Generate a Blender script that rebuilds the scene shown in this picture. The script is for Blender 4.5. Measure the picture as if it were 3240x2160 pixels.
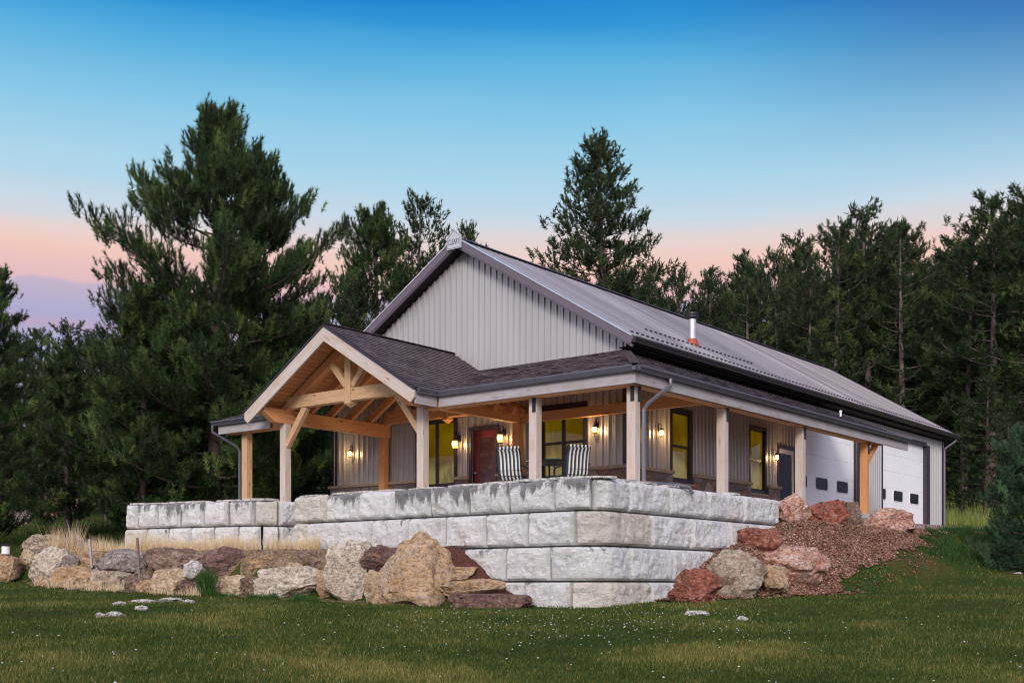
import bpy, math, random
import numpy as np
from mathutils import Vector, Matrix, noise

for o in list(bpy.data.objects):
    bpy.data.objects.remove(o)
scene = bpy.context.scene
COL = scene.collection
R = math.radians

# ------------------------------------------------------------------ camera
YAW = R(38.27)
CY, SY = math.cos(YAW), math.sin(YAW)
F, CX, HY = 3746.0, 1620.0, 1850.0
cam_d = bpy.data.cameras.new("camera")
cam = bpy.data.objects.new("camera", cam_d)
COL.objects.link(cam)
cam.location = (0, 0, 0)
cam.rotation_euler = (R(90), 0, YAW)
cam_d.sensor_width = 36
cam_d.lens = 36 * F / 3240
cam_d.shift_y = (HY - 1080) / 3240
cam_d.clip_start = 0.1
cam_d.clip_end = 2000
scene.camera = cam

# ------------------------------------------------------------------ sky (dusk, with a warm glow added behind the camera)
world = bpy.data.worlds.new("World")
scene.world = world
world.use_nodes = True
wn = world.node_tree.nodes
wl = world.node_tree.links
wn.clear()


def srgb(r, g, b, k=1.0):
    f = lambda v: (v / 255 / 12.92 if v / 255 <= .04045 else ((v / 255 + .055) / 1.055) ** 2.4) * k
    return (f(r), f(g), f(b), 1)


tc = wn.new("ShaderNodeTexCoord")
sep = wn.new("ShaderNodeSeparateXYZ")
wl.new(tc.outputs["Generated"], sep.inputs[0])
# slow wobble so the bands are not ruler straight
mp = wn.new("ShaderNodeMapping")
mp.inputs["Scale"].default_value = (2.2, 2.2, 26)
wl.new(tc.outputs["Generated"], mp.inputs[0])
nz = wn.new("ShaderNodeTexNoise")
nz.inputs["Scale"].default_value = 1.6
nz.inputs["Detail"].default_value = 5
wl.new(mp.outputs[0], nz.inputs[0])
ma = wn.new("ShaderNodeMath")
ma.operation = "MULTIPLY_ADD"
ma.inputs[1].default_value = 0.022
wl.new(nz.outputs[0], ma.inputs[0])
ma2 = wn.new("ShaderNodeMath")
ma2.operation = "ADD"
ma2.inputs[1].default_value = -0.011
wl.new(ma.outputs[0], ma2.inputs[0])
wl.new(sep.outputs["Z"], ma.inputs[2])
ramp = wn.new("ShaderNodeValToRGB")
wl.new(ma2.outputs[0], ramp.inputs[0])
stops = [(0.0, srgb(120, 125, 165)), (0.13, srgb(165, 160, 200)), (0.165, srgb(178, 165, 200)),
         (0.185, srgb(158, 178, 216)), (0.2, srgb(205, 160, 185)), (0.212, srgb(172, 170, 208)),
         (0.235, srgb(228, 190, 194)), (0.258, srgb(242, 202, 190)), (0.274, srgb(232, 212, 208)),
         (0.292, srgb(200, 218, 232)), (0.325, srgb(170, 213, 235)), (0.365, srgb(138, 200, 232)),
         (0.405, srgb(88, 176, 224)), (0.43, srgb(48, 148, 214)), (0.455, srgb(16, 116, 200)), (0.56, srgb(70, 105, 190)),
         (0.8, srgb(170, 180, 215))]  # unseen zenith kept pale so the fill light stays neutral
el = ramp.color_ramp.elements
el[0].position, el[0].color = stops[0]
el[1].position, el[1].color = stops[-1]
for p, c in stops[1:-1]:
    e = el.new(p)
    e.color = c
# warm glow added behind the camera to front-light the walls
dotn = wn.new("ShaderNodeVectorMath")
dotn.operation = "DOT_PRODUCT"
wl.new(tc.outputs["Generated"], dotn.inputs[0])
gd = Vector((SY * 1.0 - CY * .1, -CY * 1.0 - SY * .1, 0.30)).normalized()
dotn.inputs[1].default_value = gd
mr = wn.new("ShaderNodeMapRange")
mr.interpolation_type = "SMOOTHSTEP"
mr.inputs["From Min"].default_value = 0.0
mr.inputs["From Max"].default_value = 1.0
wl.new(dotn.outputs["Value"], mr.inputs["Value"])
glow = wn.new("ShaderNodeMixRGB")
glow.blend_type = "ADD"
wl.new(mr.outputs[0], glow.inputs[0])
wl.new(ramp.outputs[0], glow.inputs[1])
glow.inputs[2].default_value = (1.25, 1.08, 0.95, 1)
# violet towards the right (north-east)
dot2 = wn.new("ShaderNodeVectorMath")
dot2.operation = "DOT_PRODUCT"
wl.new(tc.outputs["Generated"], dot2.inputs[0])
dot2.inputs[1].default_value = Vector((CY * .6 - SY * .7, SY * .6 + CY * .7, 0.55)).normalized()
mr2 = wn.new("ShaderNodeMapRange")
mr2.interpolation_type = "SMOOTHSTEP"
mr2.inputs["From Min"].default_value = 0.85
mr2.inputs["From Max"].default_value = 1.0
mr2.inputs["To Max"].default_value = 0.95
wl.new(dot2.outputs["Value"], mr2.inputs["Value"])
mrz = wn.new("ShaderNodeMapRange")
mrz.inputs["From Min"].default_value = 0.3
mrz.inputs["From Max"].default_value = 0.44
wl.new(sep.outputs["Z"], mrz.inputs["Value"])
mm = wn.new("ShaderNodeMath")
mm.operation = "MULTIPLY"
wl.new(mr2.outputs[0], mm.inputs[0])
wl.new(mrz.outputs[0], mm.inputs[1])
vio = wn.new("ShaderNodeMixRGB")
wl.new(mm.outputs[0], vio.inputs[0])
wl.new(glow.outputs[0], vio.inputs[1])
vio.inputs[2].default_value = srgb(48, 76, 160)
# low mauve cloud bank with puffy tops near the horizon
cm_ = wn.new("ShaderNodeMapping")
cm_.inputs["Scale"].default_value = (7, 7, 3)
wl.new(tc.outputs["Generated"], cm_.inputs[0])
cn = wn.new("ShaderNodeTexNoise")
cn.inputs["Scale"].default_value = 1.5
cn.inputs["Detail"].default_value = 6
wl.new(cm_.outputs[0], cn.inputs[0])
cmath = wn.new("ShaderNodeMath")
cmath.operation = "MULTIPLY_ADD"
cmath.inputs[1].default_value = 0.045
wl.new(cn.outputs[0], cmath.inputs[0])
cneg = wn.new("ShaderNodeMath")
cneg.operation = "SUBTRACT"
cneg.inputs[0].default_value = 0.0
wl.new(sep.outputs["Z"], cneg.inputs[1])
wl.new(cneg.outputs[0], cmath.inputs[2])
cr_ = wn.new("ShaderNodeMapRange")
cr_.interpolation_type = "SMOOTHSTEP"
cr_.inputs["From Min"].default_value = -0.2105
cr_.inputs["From Max"].default_value = -0.2055
cr_.inputs["To Max"].default_value = 0.55
wl.new(cmath.outputs[0], cr_.inputs["Value"])
cloud = wn.new("ShaderNodeMixRGB")
wl.new(cr_.outputs[0], cloud.inputs[0])
wl.new(vio.outputs[0], cloud.inputs[1])
cloud.inputs[2].default_value = srgb(174, 174, 208)
vio = cloud
bg = wn.new("ShaderNodeBackground")
wl.new(vio.outputs[0], bg.inputs[0])
bg.inputs[1].default_value = 1.0
out = wn.new("ShaderNodeOutputWorld")
wl.new(bg.outputs[0], out.inputs[0])

sd = bpy.data.lights.new("sun", "SUN")
sd.energy = 2.5
sd.angle = R(18)
sd.color = (1.0, .94, .88)
so = bpy.data.objects.new("sun", sd)
COL.objects.link(so)
sun_from = Vector((SY * 1.0 - CY * .12, -CY * 1.0 - SY * .12, 0.45))
so.rotation_euler = sun_from.to_track_quat("Z", "Y").to_euler()

scene.view_settings.view_transform = "Standard"
scene.view_settings.look = "None"
scene.view_settings.exposure = 0.0
scene.view_settings.gamma = 1.0
scene.cycles.filter_width = 1.1


# ------------------------------------------------------------------ helpers
def at(px, py, Z):
    """point seen at photo pixel (px,py) standing Z metres away"""
    lat = (px - CX) / F * Z
    return Vector((lat * CY - Z * SY, lat * SY + Z * CY, (HY - py) / F * Z))


def latZ(x, y):
    return x * CY + y * SY, -x * SY + y * CY


def lerp_tab(v, xs, ys):
    return float(np.interp(v, xs, ys))


def tag(o, label=None, cat=None, group=None, kind=None):
    if label:
        o["label"] = label
    if cat:
        o["category"] = cat
    if group:
        o["group"] = group
    if kind:
        o["kind"] = kind
    return o


def empty(name, loc=(0, 0, 0), label=None, cat=None, group=None):
    o = bpy.data.objects.new(name, None)
    o.location = loc
    o.empty_display_size = .2
    COL.objects.link(o)
    return tag(o, label, cat, group)


rng = random.Random(7)


class MB:
    def __init__(s):
        s.v, s.f, s.uv, s.m = [], [], [], []

    def quad(s, *pts, uv=None, mi=0):
        i = len(s.v)
        pts = [Vector(p) for p in pts]
        s.v += [p[:] for p in pts]
        s.f.append(tuple(range(i, i + len(pts))))
        if uv is None:
            a = (pts[1] - pts[0])
            la = a.length
            ax = a.normalized() if la > 1e-9 else Vector((1, 0, 0))
            n = ax.cross(pts[-1] - pts[0])
            by = n.cross(ax).normalized() if n.length > 1e-12 else Vector((0, 0, 1))
            uv = [((p - pts[0]).dot(ax), (p - pts[0]).dot(by)) for p in pts]
        s.uv.append(uv)
        s.m.append(mi)

    def bar(s, p0, p1, w, h, up=(0, 0, 1), mi=0, cap=True):
        """box beam from p0 to p1, w wide, h high about its axis; uv runs along the length"""
        p0, p1 = Vector(p0), Vector(p1)
        d = p1 - p0
        L = d.length
        d.normalize()
        up = Vector(up)
        side = d.cross(up)
        if side.length < 1e-4:
            side = d.cross(Vector((0, 1, 0)))
        side.normalize()
        u2 = side.cross(d).normalized()
        c = [(-w / 2, -h / 2), (w / 2, -h / 2), (w / 2, h / 2), (-w / 2, h / 2)]
        A = [p0 + side * x + u2 * y for x, y in c]
        B = [p1 + side * x + u2 * y for x, y in c]
        ou, ov = rng.random() * 40, rng.random() * 40
        dims = [w, h, w, h]
        vv = 0
        for k in range(4):
            n = (k + 1) % 4
            s.quad(A[k], A[n], B[n], B[k],
                   uv=[(ou, ov + vv), (ou, ov + vv + dims[k]), (ou + L, ov + vv + dims[k]), (ou + L, ov + vv)], mi=mi)
            vv += dims[k]
        if cap:
            s.quad(A[3], A[2], A[1], A[0], mi=mi)
            s.quad(B[0], B[1], B[2], B[3], mi=mi)

    def box(s, x0, x1, y0, y1, z0, z1, mi=0):
        dx, dy, dz = x1 - x0, y1 - y0, z1 - z0
        cx, cy, cz = (x0 + x1) / 2, (y0 + y1) / 2, (z0 + z1) / 2
        if dz >= dx and dz >= dy:
            s.bar((cx, cy, z0), (cx, cy, z1), dx, dy, up=(0, 1, 0), mi=mi)
        elif dx >= dy:
            s.bar((x0, cy, cz), (x1, cy, cz), dy, dz, mi=mi)
        else:
            s.bar((cx, y0, cz), (cx, y1, cz), dx, dz, mi=mi)

    def tube(s, pts, rad, n=8, mi=0, cap=True):
        pts = [Vector(p) for p in pts]
        rr = rad if isinstance(rad, (list, tuple)) else [rad] * len(pts)
        rings = []
        prev = None
        for i, p in enumerate(pts):
            d = (pts[min(i + 1, len(pts) - 1)] - pts[max(i - 1, 0)]).normalized()
            a = prev if prev is not None else (Vector((0, 0, 1)) if abs(d.z) < .9 else Vector((1, 0, 0)))
            x = d.cross(a)
            if x.length < 1e-5:
                x = d.cross(Vector((0, 1, 0)))
            x.normalize()
            y = x.cross(d).normalized()
            prev = y
            rings.append([p + (x * math.cos(2 * math.pi * k / n) + y * math.sin(2 * math.pi * k / n)) * rr[i] for k in range(n)])
        L = 0
        for i in range(len(pts) - 1):
            l = (pts[i + 1] - pts[i]).length
            for k in range(n):
                q = (k + 1) % n
                s.quad(rings[i][k], rings[i][q], rings[i + 1][q], rings[i + 1][k],
                       uv=[(L, k / n), (L, (k + 1) / n), (L + l, (k + 1) / n), (L + l, k / n)], mi=mi)
            L += l
        if cap:
            s.quad(*rings[0][::-1], mi=mi)
            s.quad(*rings[-1], mi=mi)

    def lathe(s, c, prof, n=16, mi=0):
        c = Vector(c)
        ring = lambda r, z: [c + Vector((r * math.cos(2 * math.pi * k / n), r * math.sin(2 * math.pi * k / n), z)) for k in range(n)]
        rs = [ring(max(r, .0005), z) for r, z in prof]
        for i in range(len(rs) - 1):
            for k in range(n):
                q = (k + 1) % n
                s.quad(rs[i][k], rs[i][q], rs[i + 1][q], rs[i + 1][k], mi=mi)

    def build(s, name, mats, parent=None, smooth=False, bevel=0, weld=False):
        me = bpy.data.meshes.new(name)
        me.from_pydata(s.v, [], s.f)
        uvl = me.uv_layers.new(name="UVMap")
        flat = [c for u in s.uv for p in u for c in p]
        uvl.data.foreach_set("uv", flat)
        if not isinstance(mats, (list, tuple)):
            mats = [mats]
        for m in mats:
            me.materials.append(m)
        me.polygons.foreach_set("material_index", s.m)
        if weld or smooth or bevel:
            import bmesh
            bm = bmesh.new()
            bm.from_mesh(me)
            bmesh.ops.remove_doubles(bm, verts=bm.verts, dist=1e-4)
            bm.to_mesh(me)
            bm.free()
        if smooth:
            me.polygons.foreach_set("use_smooth", [True] * len(me.polygons))
        me.update()
        o = bpy.data.objects.new(name, me)
        COL.objects.link(o)
        if parent:
            o.parent = parent
            o.matrix_parent_inverse = Matrix.Translation(-Vector(parent.location))
        if bevel:
            b = o.modifiers.new("bevel", "BEVEL")
            b.width = bevel
            b.segments = 2
            b.limit_method = "ANGLE"
        return o


# ------------------------------------------------------------------ materials
class NT:
    def __init__(s, name):
        s.mat = bpy.data.materials.new(name)
        s.mat.use_nodes = True
        s.n = s.mat.node_tree.nodes
        s.l = s.mat.node_tree.links
        s.b = s.n["Principled BSDF"]

    def new(s, t, **kw):
        nd = s.n.new(t)
        for k, v in kw.items():
            if k.startswith("_"):
                setattr(nd, k[1:], v)
            else:
                nd.inputs[k.replace("__", " ")].default_value = v
        return nd

    def coord(s, kind="Object", scale=(1, 1, 1), rot=(0, 0, 0)):
        t = s.n.new("ShaderNodeTexCoord")
        m = s.n.new("ShaderNodeMapping")
        m.inputs["Scale"].default_value = scale
        m.inputs["Rotation"].default_value = rot
        s.l.new(t.outputs[kind], m.inputs[0])
        return m.outputs[0]

    def noise(s, co, scale, detail=4, rough=.6, dist=0):
        nd = s.new("ShaderNodeTexNoise", Scale=scale, Detail=detail, Roughness=rough, Distortion=dist)
        s.l.new(co, nd.inputs["Vector"])
        return nd.outputs["Fac"]

    def vor(s, co, scale, feature="F1", out="Distance", rnd=1.0):
        nd = s.new("ShaderNodeTexVoronoi", Scale=scale, Randomness=rnd)
        nd.feature = feature
        s.l.new(co, nd.inputs["Vector"])
        return nd.outputs[out]

    def ramp(s, fac, stops, interp="LINEAR"):
        nd = s.n.new("ShaderNodeValToRGB")
        nd.color_ramp.interpolation = interp
        e = nd.color_ramp.elements
        e[0].position, e[0].color = stops[0][0], col4(stops[0][1])
        e[1].position, e[1].color = stops[-1][0], col4(stops[-1][1])
        for p, c in stops[1:-1]:
            k = e.new(p)
            k.color = col4(c)
        s.l.new(fac, nd.inputs[0])
        return nd.outputs[0]

    def mix(s, fac, a, b, mode="MIX"):
        nd = s.n.new("ShaderNodeMixRGB")
        nd.blend_type = mode
        for i, v in ((0, fac), (1, a), (2, b)):
            if hasattr(v, "default_value") or isinstance(v, bpy.types.NodeSocket):
                s.l.new(v, nd.inputs[i])
            elif i == 0:
                nd.inputs[0].default_value = v
            else:
                nd.inputs[i].default_value = col4(v)
        return nd.outputs[0]

    def math(s, op, a, b=0.0, c=None):
        nd = s.n.new("ShaderNodeMath")
        nd.operation = op
        for i, v in enumerate((a, b) if c is None else (a, b, c)):
            if isinstance(v, bpy.types.NodeSocket):
                s.l.new(v, nd.inputs[i])
            else:
                nd.inputs[i].default_value = v
        return nd.outputs[0]

    def bump(s, h, strength=.4, dist=.02):
        nd = s.new("ShaderNodeBump", Strength=strength, Distance=dist)
        s.l.new(h, nd.inputs["Height"])
        s.l.new(nd.outputs[0], s.b.inputs["Normal"])

    def done(s, color=None, rough=.7, metal=0, spec=None):
        if color is not None:
            if isinstance(color, bpy.types.NodeSocket):
                s.l.new(color, s.b.inputs["Base Color"])
            else:
                s.b.inputs["Base Color"].default_value = col4(color)
        if isinstance(rough, bpy.types.NodeSocket):
            s.l.new(rough, s.b.inputs["Roughness"])
        else:
            s.b.inputs["Roughness"].default_value = rough
        s.b.inputs["Metallic"].default_value = metal
        if spec is not None:
            s.b.inputs["Specular IOR Level"].default_value = spec
        return s.mat


def col4(c):
    return tuple(c) if len(c) == 4 else tuple(c) + (1,)


def plain(name, c, rough=.6, metal=0, var=.12, scale=6, bump=.0):
    t = NT(name)
    co = t.coord("Object")
    n = t.noise(co, scale, 5)
    d = t.ramp(n, [(.3, [v * (1 - var) for v in c]), (.7, [min(1, v * (1 + var)) for v in c])])
    if bump:
        t.bump(t.noise(co, scale * 8, 3), bump, .01)
    return t.done(d, rough, metal)


def metal_sheet(name, c, rough=.4, var=.07):
    t = NT(name)
    co = t.coord("Object", (1, 1, .25))
    n = t.noise(co, .9, 5)
    n2 = t.noise(t.coord("Object", (14, 14, .7)), 1.5, 3)
    d = t.ramp(n, [(.3, [v * (1 - var) for v in c]), (.7, [v * (1 + var) for v in c])])
    d = t.mix(t.ramp(n2, [(.5, (0, 0, 0)), (.8, (.22, .22, .22))]), d, [v * .8 for v in c])
    t.bump(t.noise(t.coord("Object"), 2.5, 2), .1, .02)
    return t.done(d, rough, .35, .6)


M = {}
M["siding"] = metal_sheet("siding_metal", (.43, .415, .42), .38)
M["roof_metal"] = metal_sheet("roof_metal", (.27, .25, .27), .30)
_rm = NT("roof_metal")
_n1 = _rm.noise(_rm.coord("Object", (.02, 1.0, .02)), 1.15, 2, .8)
_n2 = _rm.noise(_rm.coord("Object", (.6, .6, .6)), 1.0, 5)
_c = _rm.ramp(_n1, [(.40, (.19, .17, .185)), (.5, (.26, .235, .25)), (.56, (.25, .23, .245)), (.60, (.33, .31, .325))])
_c = _rm.mix(_rm.ramp(_n2, [(.4, (0, 0, 0)), (.7, (.35, .35, .35))]), _c, (.19, .165, .155))
M["roof_metal"] = _rm.done(_c, .38, .25, .5)
M["trim"] = plain("dark_trim", (.028, .020, .036), .5)
M["fascia_metal"] = plain("brown_fascia_metal", (.12, .10, .125), .42, var=.08)
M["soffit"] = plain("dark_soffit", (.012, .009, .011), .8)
M["gutter"] = plain("gutter_metal", (.13, .13, .16), .3, .5, .15)
M["gutter_dark"] = plain("dark_gutter_metal", (.045, .038, .045), .32, .3, .15)
M["downspout"] = plain("downspout_metal", (.14, .14, .16), .35, .3, .1)
M["white_door"] = plain("white_panel_paint", (.88, .87, .88), .35, var=.03, scale=2)
M["white"] = plain("white_paint", (.72, .72, .74), .4, var=.04)
M["black"] = plain("black_metal", (.018, .018, .02), .4, .3)
M["dark_glass"] = plain("dark_glass", (.006, .006, .007), .12)
M["steel"] = plain("stainless_flue", (.62, .64, .68), .28, .8)
M["boot"] = plain("red_rubber_boot", (.33, .055, .03), .6)
M["door_red"] = plain("red_door_paint", (.16, .022, .035), .35)
M["cap_stone"] = plain("tan_cap_stone", (.30, .225, .18), .8, var=.3, scale=18, bump=.5)
M["concrete"] = plain("patio_concrete", (.42, .41, .40), .85, var=.15, scale=3, bump=.3)
M["darkteal"] = plain("dark_green_metal", (.02, .035, .04), .35, .4)


def wood(name, c1, c2, dark, grey=0.0, greyc=(.42, .42, .46)):
    t = NT(name)
    co = t.coord("UV", (1.2, 14, 1))
    n = t.noise(co, 2.0, 6, .65, 1.2)
    d = t.ramp(n, [(.25, c1), (.55, c2), (.75, c1)])
    fine = t.noise(t.coord("UV", (2, 90, 1)), 3, 3)
    d = t.mix(t.ramp(fine, [(.5, (0, 0, 0)), (.75, (.55, .55, .55))]), d, dark)
    kn = t.vor(t.coord("UV", (2.2, 5.5, 1)), 1.0)
    d = t.mix(t.ramp(kn, [(.06, (.9, .9, .9)), (.16, (0, 0, 0))]), d, dark)
    ck = t.noise(t.coord("UV", (.8, 30, 1)), 1.3, 3, .5, .4)
    d = t.mix(t.ramp(ck, [(.62, (0, 0, 0)), (.66, (.75, .75, .75))]), d, dark)
    if grey:
        g = t.noise(t.coord("UV", (.9, 5, 1)), 1.7, 5)
        d = t.mix(t.ramp(g, [(.5 - grey * .3, (0, 0, 0)), (.62, (grey, grey, grey))]), d, greyc)
    t.bump(fine, .35, .006)
    return t.done(d, .75)


M["timber"] = wood("timber_fresh", (.38, .21, .10), (.58, .38, .22), (.11, .05, .02))
M["timber_pale"] = wood("timber_weathered_pale", (.36, .23, .13), (.56, .41, .29), (.12, .06, .03), .75, (.50, .48, .49))
M["timber_orange"] = wood("timber_sheltered", (.50, .21, .075), (.60, .29, .12), (.18, .06, .02))
M["timber_grey"] = wood("timber_grey_weathered", (.20, .16, .14), (.34, .29, .27), (.09, .06, .05), .7, (.40, .39, .43))


def shingles():
    t = NT("asphalt_shingles")
    co = t.coord("UV")
    br = t.new("ShaderNodeTexBrick", Scale=1.0)
    br.offset = .37
    br.squash = 1.0
    br.inputs["Brick Width"].default_value = .24
    br.inputs["Row Height"].default_value = .135
    br.inputs["Mortar Size"].default_value = .012
    br.inputs["Color1"].default_value = (.080, .064, .070, 1)
    br.inputs["Color2"].default_value = (.165, .138, .148, 1)
    br.inputs["Mortar"].default_value = (.03, .022, .032, 1)
    t.l.new(co, br.inputs["Vector"])
    g = t.noise(co, 140, 3)
    c = t.mix(t.ramp(g, [(.35, (.5, .5, .5)), (.65, (1, 1, 1))]), (0, 0, 0), br.outputs["Color"], "MIX")
    big = t.noise(co, .8, 4)
    c = t.mix(t.ramp(big, [(.35, (0, 0, 0)), (.7, (.4, .4, .4))]), c, (.17, .125, .135))
    h = t.mix(.35, br.outputs["Fac"], g)
    nd = t.new("ShaderNodeBump", Strength=.7, Distance=.015)
    nd.invert = True
    t.l.new(br.outputs["Fac"], nd.inputs["Height"])
    nd2 = t.new("ShaderNodeBump", Strength=.35, Distance=.006)
    t.l.new(g, nd2.inputs["Height"])
    t.l.new(nd.outputs[0], nd2.inputs["Normal"])
    t.l.new(nd2.outputs[0], t.b.inputs["Normal"])
    return t.done(c, .85, 0, .3)


M["shingle"] = shingles()


def deckboards():
    t = NT("pine_decking")
    co = t.coord("UV")
    br = t.new("ShaderNodeTexBrick", Scale=1.0)
    br.inputs["Brick Width"].default_value = 2.4
    br.inputs["Row Height"].default_value = .14
    br.inputs["Mortar Size"].default_value = .006
    br.inputs["Color1"].default_value = (.58, .25, .08, 1)
    br.inputs["Color2"].default_value = (.44, .18, .06, 1)
    br.inputs["Mortar"].default_value = (.06, .02, .01, 1)
    t.l.new(co, br.inputs["Vector"])
    n = t.noise(t.coord("UV", (1.5, 18, 1)), 2, 5, .6, 1)
    c = t.mix(t.ramp(n, [(.4, (0, 0, 0)), (.75, (.5, .5, .5))]), br.outputs["Color"], (.2, .08, .03))
    return t.done(c, .7)


M["deck"] = deckboards()


def flagstone():
    t = NT("stone_veneer")
    co = t.coord("Object", (1, 1, 1.5))
    nz_ = t.new("ShaderNodeTexNoise", Scale=2.0)
    t.l.new(co, nz_.inputs["Vector"])
    co2 = t.mix(.12, co, nz_.outputs["Color"])
    vc = t.new("ShaderNodeTexVoronoi", Scale=2.6)
    t.l.new(co2, vc.inputs["Vector"])
    ve = t.new("ShaderNodeTexVoronoi", Scale=2.6)
    ve.feature = "DISTANCE_TO_EDGE"
    t.l.new(co2, ve.inputs["Vector"])
    s = t.n.new("ShaderNodeSeparateColor")
    t.l.new(vc.outputs["Color"], s.inputs[0])
    c = t.ramp(s.outputs[0], [(0, (.20, .15, .15)), (.3, (.13, .09, .09)), (.5, (.27, .12, .08)), (.7, (.18, .15, .17)), (1, (.29, .22, .18))])
    n = t.noise(co, 16, 5)
    c = t.mix(t.ramp(n, [(.4, (0, 0, 0)), (.8, (.5, .5, .5))]), c, (.09, .07, .07))
    c = t.mix(t.ramp(ve.outputs["Distance"], [(.0, (1, 1, 1)), (.03, (0, 0, 0))]), c, (.10, .09, .085))
    t.bump(t.math("ADD", t.ramp(ve.outputs["Distance"], [(0, (0, 0, 0)), (.06, (1, 1, 1))]), t.math("MULTIPLY", n, .4)), .8, .03)
    return t.done(c, .8)


M["veneer"] = flagstone()


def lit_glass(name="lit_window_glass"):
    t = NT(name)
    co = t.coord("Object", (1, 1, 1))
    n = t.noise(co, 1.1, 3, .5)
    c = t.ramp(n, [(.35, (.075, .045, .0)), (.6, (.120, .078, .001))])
    # pale reflection-like shapes painted into the glow, lower third of the glass
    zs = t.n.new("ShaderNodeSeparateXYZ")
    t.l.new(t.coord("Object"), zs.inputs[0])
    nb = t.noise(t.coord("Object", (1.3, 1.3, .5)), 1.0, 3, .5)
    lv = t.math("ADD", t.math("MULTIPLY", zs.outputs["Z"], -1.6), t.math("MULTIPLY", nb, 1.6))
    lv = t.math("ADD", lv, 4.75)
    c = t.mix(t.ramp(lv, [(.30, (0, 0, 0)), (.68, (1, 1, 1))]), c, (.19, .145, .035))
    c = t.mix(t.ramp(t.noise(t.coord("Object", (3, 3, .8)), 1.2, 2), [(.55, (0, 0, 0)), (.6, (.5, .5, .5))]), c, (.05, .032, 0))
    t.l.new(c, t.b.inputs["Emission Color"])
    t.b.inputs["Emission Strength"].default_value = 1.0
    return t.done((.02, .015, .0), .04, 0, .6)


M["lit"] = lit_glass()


def emis(name, c, s):
    t = NT(name)
    t.b.inputs["Emission Color"].default_value = col4(c)
    t.b.inputs["Emission Strength"].default_value = s
    return t.done(c, .4)


M["dark_glass"].node_tree.nodes["Principled BSDF"].inputs["Specular IOR Level"].default_value = .12
M["bulb"] = emis("bulb_glow", (1.0, .80, .48), 22)
tg = NT("amber_lantern_glass")
tg.b.inputs["Transmission Weight"].default_value = .85
tg.b.inputs["Emission Color"].default_value = (1.0, .50, .14, 1)
tg.b.inputs["Emission Strength"].default_value = .75
M["amber"] = tg.done((1.0, .72, .38), .25)


def block_mat(name, ca, cb, stain=.5):
    t = NT(name)
    co = t.coord("Object")
    n = t.noise(co, 1.6, 6, .62)
    c = t.ramp(n, [(.3, ca), (.7, cb)])
    ob = t.n.new("ShaderNodeObjectInfo")
    c = t.mix(t.math("MULTIPLY", ob.outputs["Random"], .25), c, (.58, .55, .53))
    fine = t.noise(co, 26, 6, .72)
    c = t.mix(t.ramp(fine, [(.36, (.36, .36, .36)), (.46, (0, 0, 0))]), c, (.38, .37, .38))
    # lichen / water streaks running down from the top of the block
    st = t.noise(t.coord("Object", (1, 1, .16)), 5.5, 5, .65)
    uvs = t.n.new("ShaderNodeSeparateXYZ")
    tcn = t.n.new("ShaderNodeTexCoord")
    t.l.new(tcn.outputs["UV"], uvs.inputs[0])
    oi = t.n.new("ShaderNodeObjectInfo")
    thr = t.math("MULTIPLY_ADD", uvs.outputs["Y"], .42, t.math("MULTIPLY_ADD", oi.outputs["Random"], .10, stain * .30 - 1.075))
    m_ = t.math("ADD", st, thr)
    c = t.mix(t.ramp(m_, [(.08, (0, 0, 0)), (.17, (.8, .8, .8))]), c, (.115, .11, .115))
    rust = t.noise(t.coord("Object", (1, 1, .22)), 2.6, 4)
    c = t.mix(t.ramp(rust, [(.6, (0, 0, 0)), (.74, (.6, .6, .6))]), c, (.52, .36, .25))
    big = t.noise(co, 7, 7, .7, .4)
    wv = t.noise(t.coord("Object", (1, 1, 1.8), (.5, .5, 0)), 15, 5, .7, 2.2)
    c = t.mix(t.ramp(wv, [(.34, (.42, .42, .42)), (.44, (0, 0, 0))]), c, (.34, .33, .35))
    t.bump(t.math("ADD", t.math("ADD", t.math("MULTIPLY", big, 1.0), t.math("MULTIPLY", wv, .8)), t.math("MULTIPLY", fine, .35)), 1.0, .06)
    return t.done(c, .88, 0, .25)


M["block"] = block_mat("pale_concrete_block", (.74, .73, .73), (.92, .90, .90), .42)
M["block_dirty"] = block_mat("stained_concrete_block", (.70, .69, .69), (.88, .87, .87), 1.15)
M["block_tan"] = block_mat("tan_concrete_block", (.64, .59, .51), (.80, .75, .67), .3)


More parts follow.
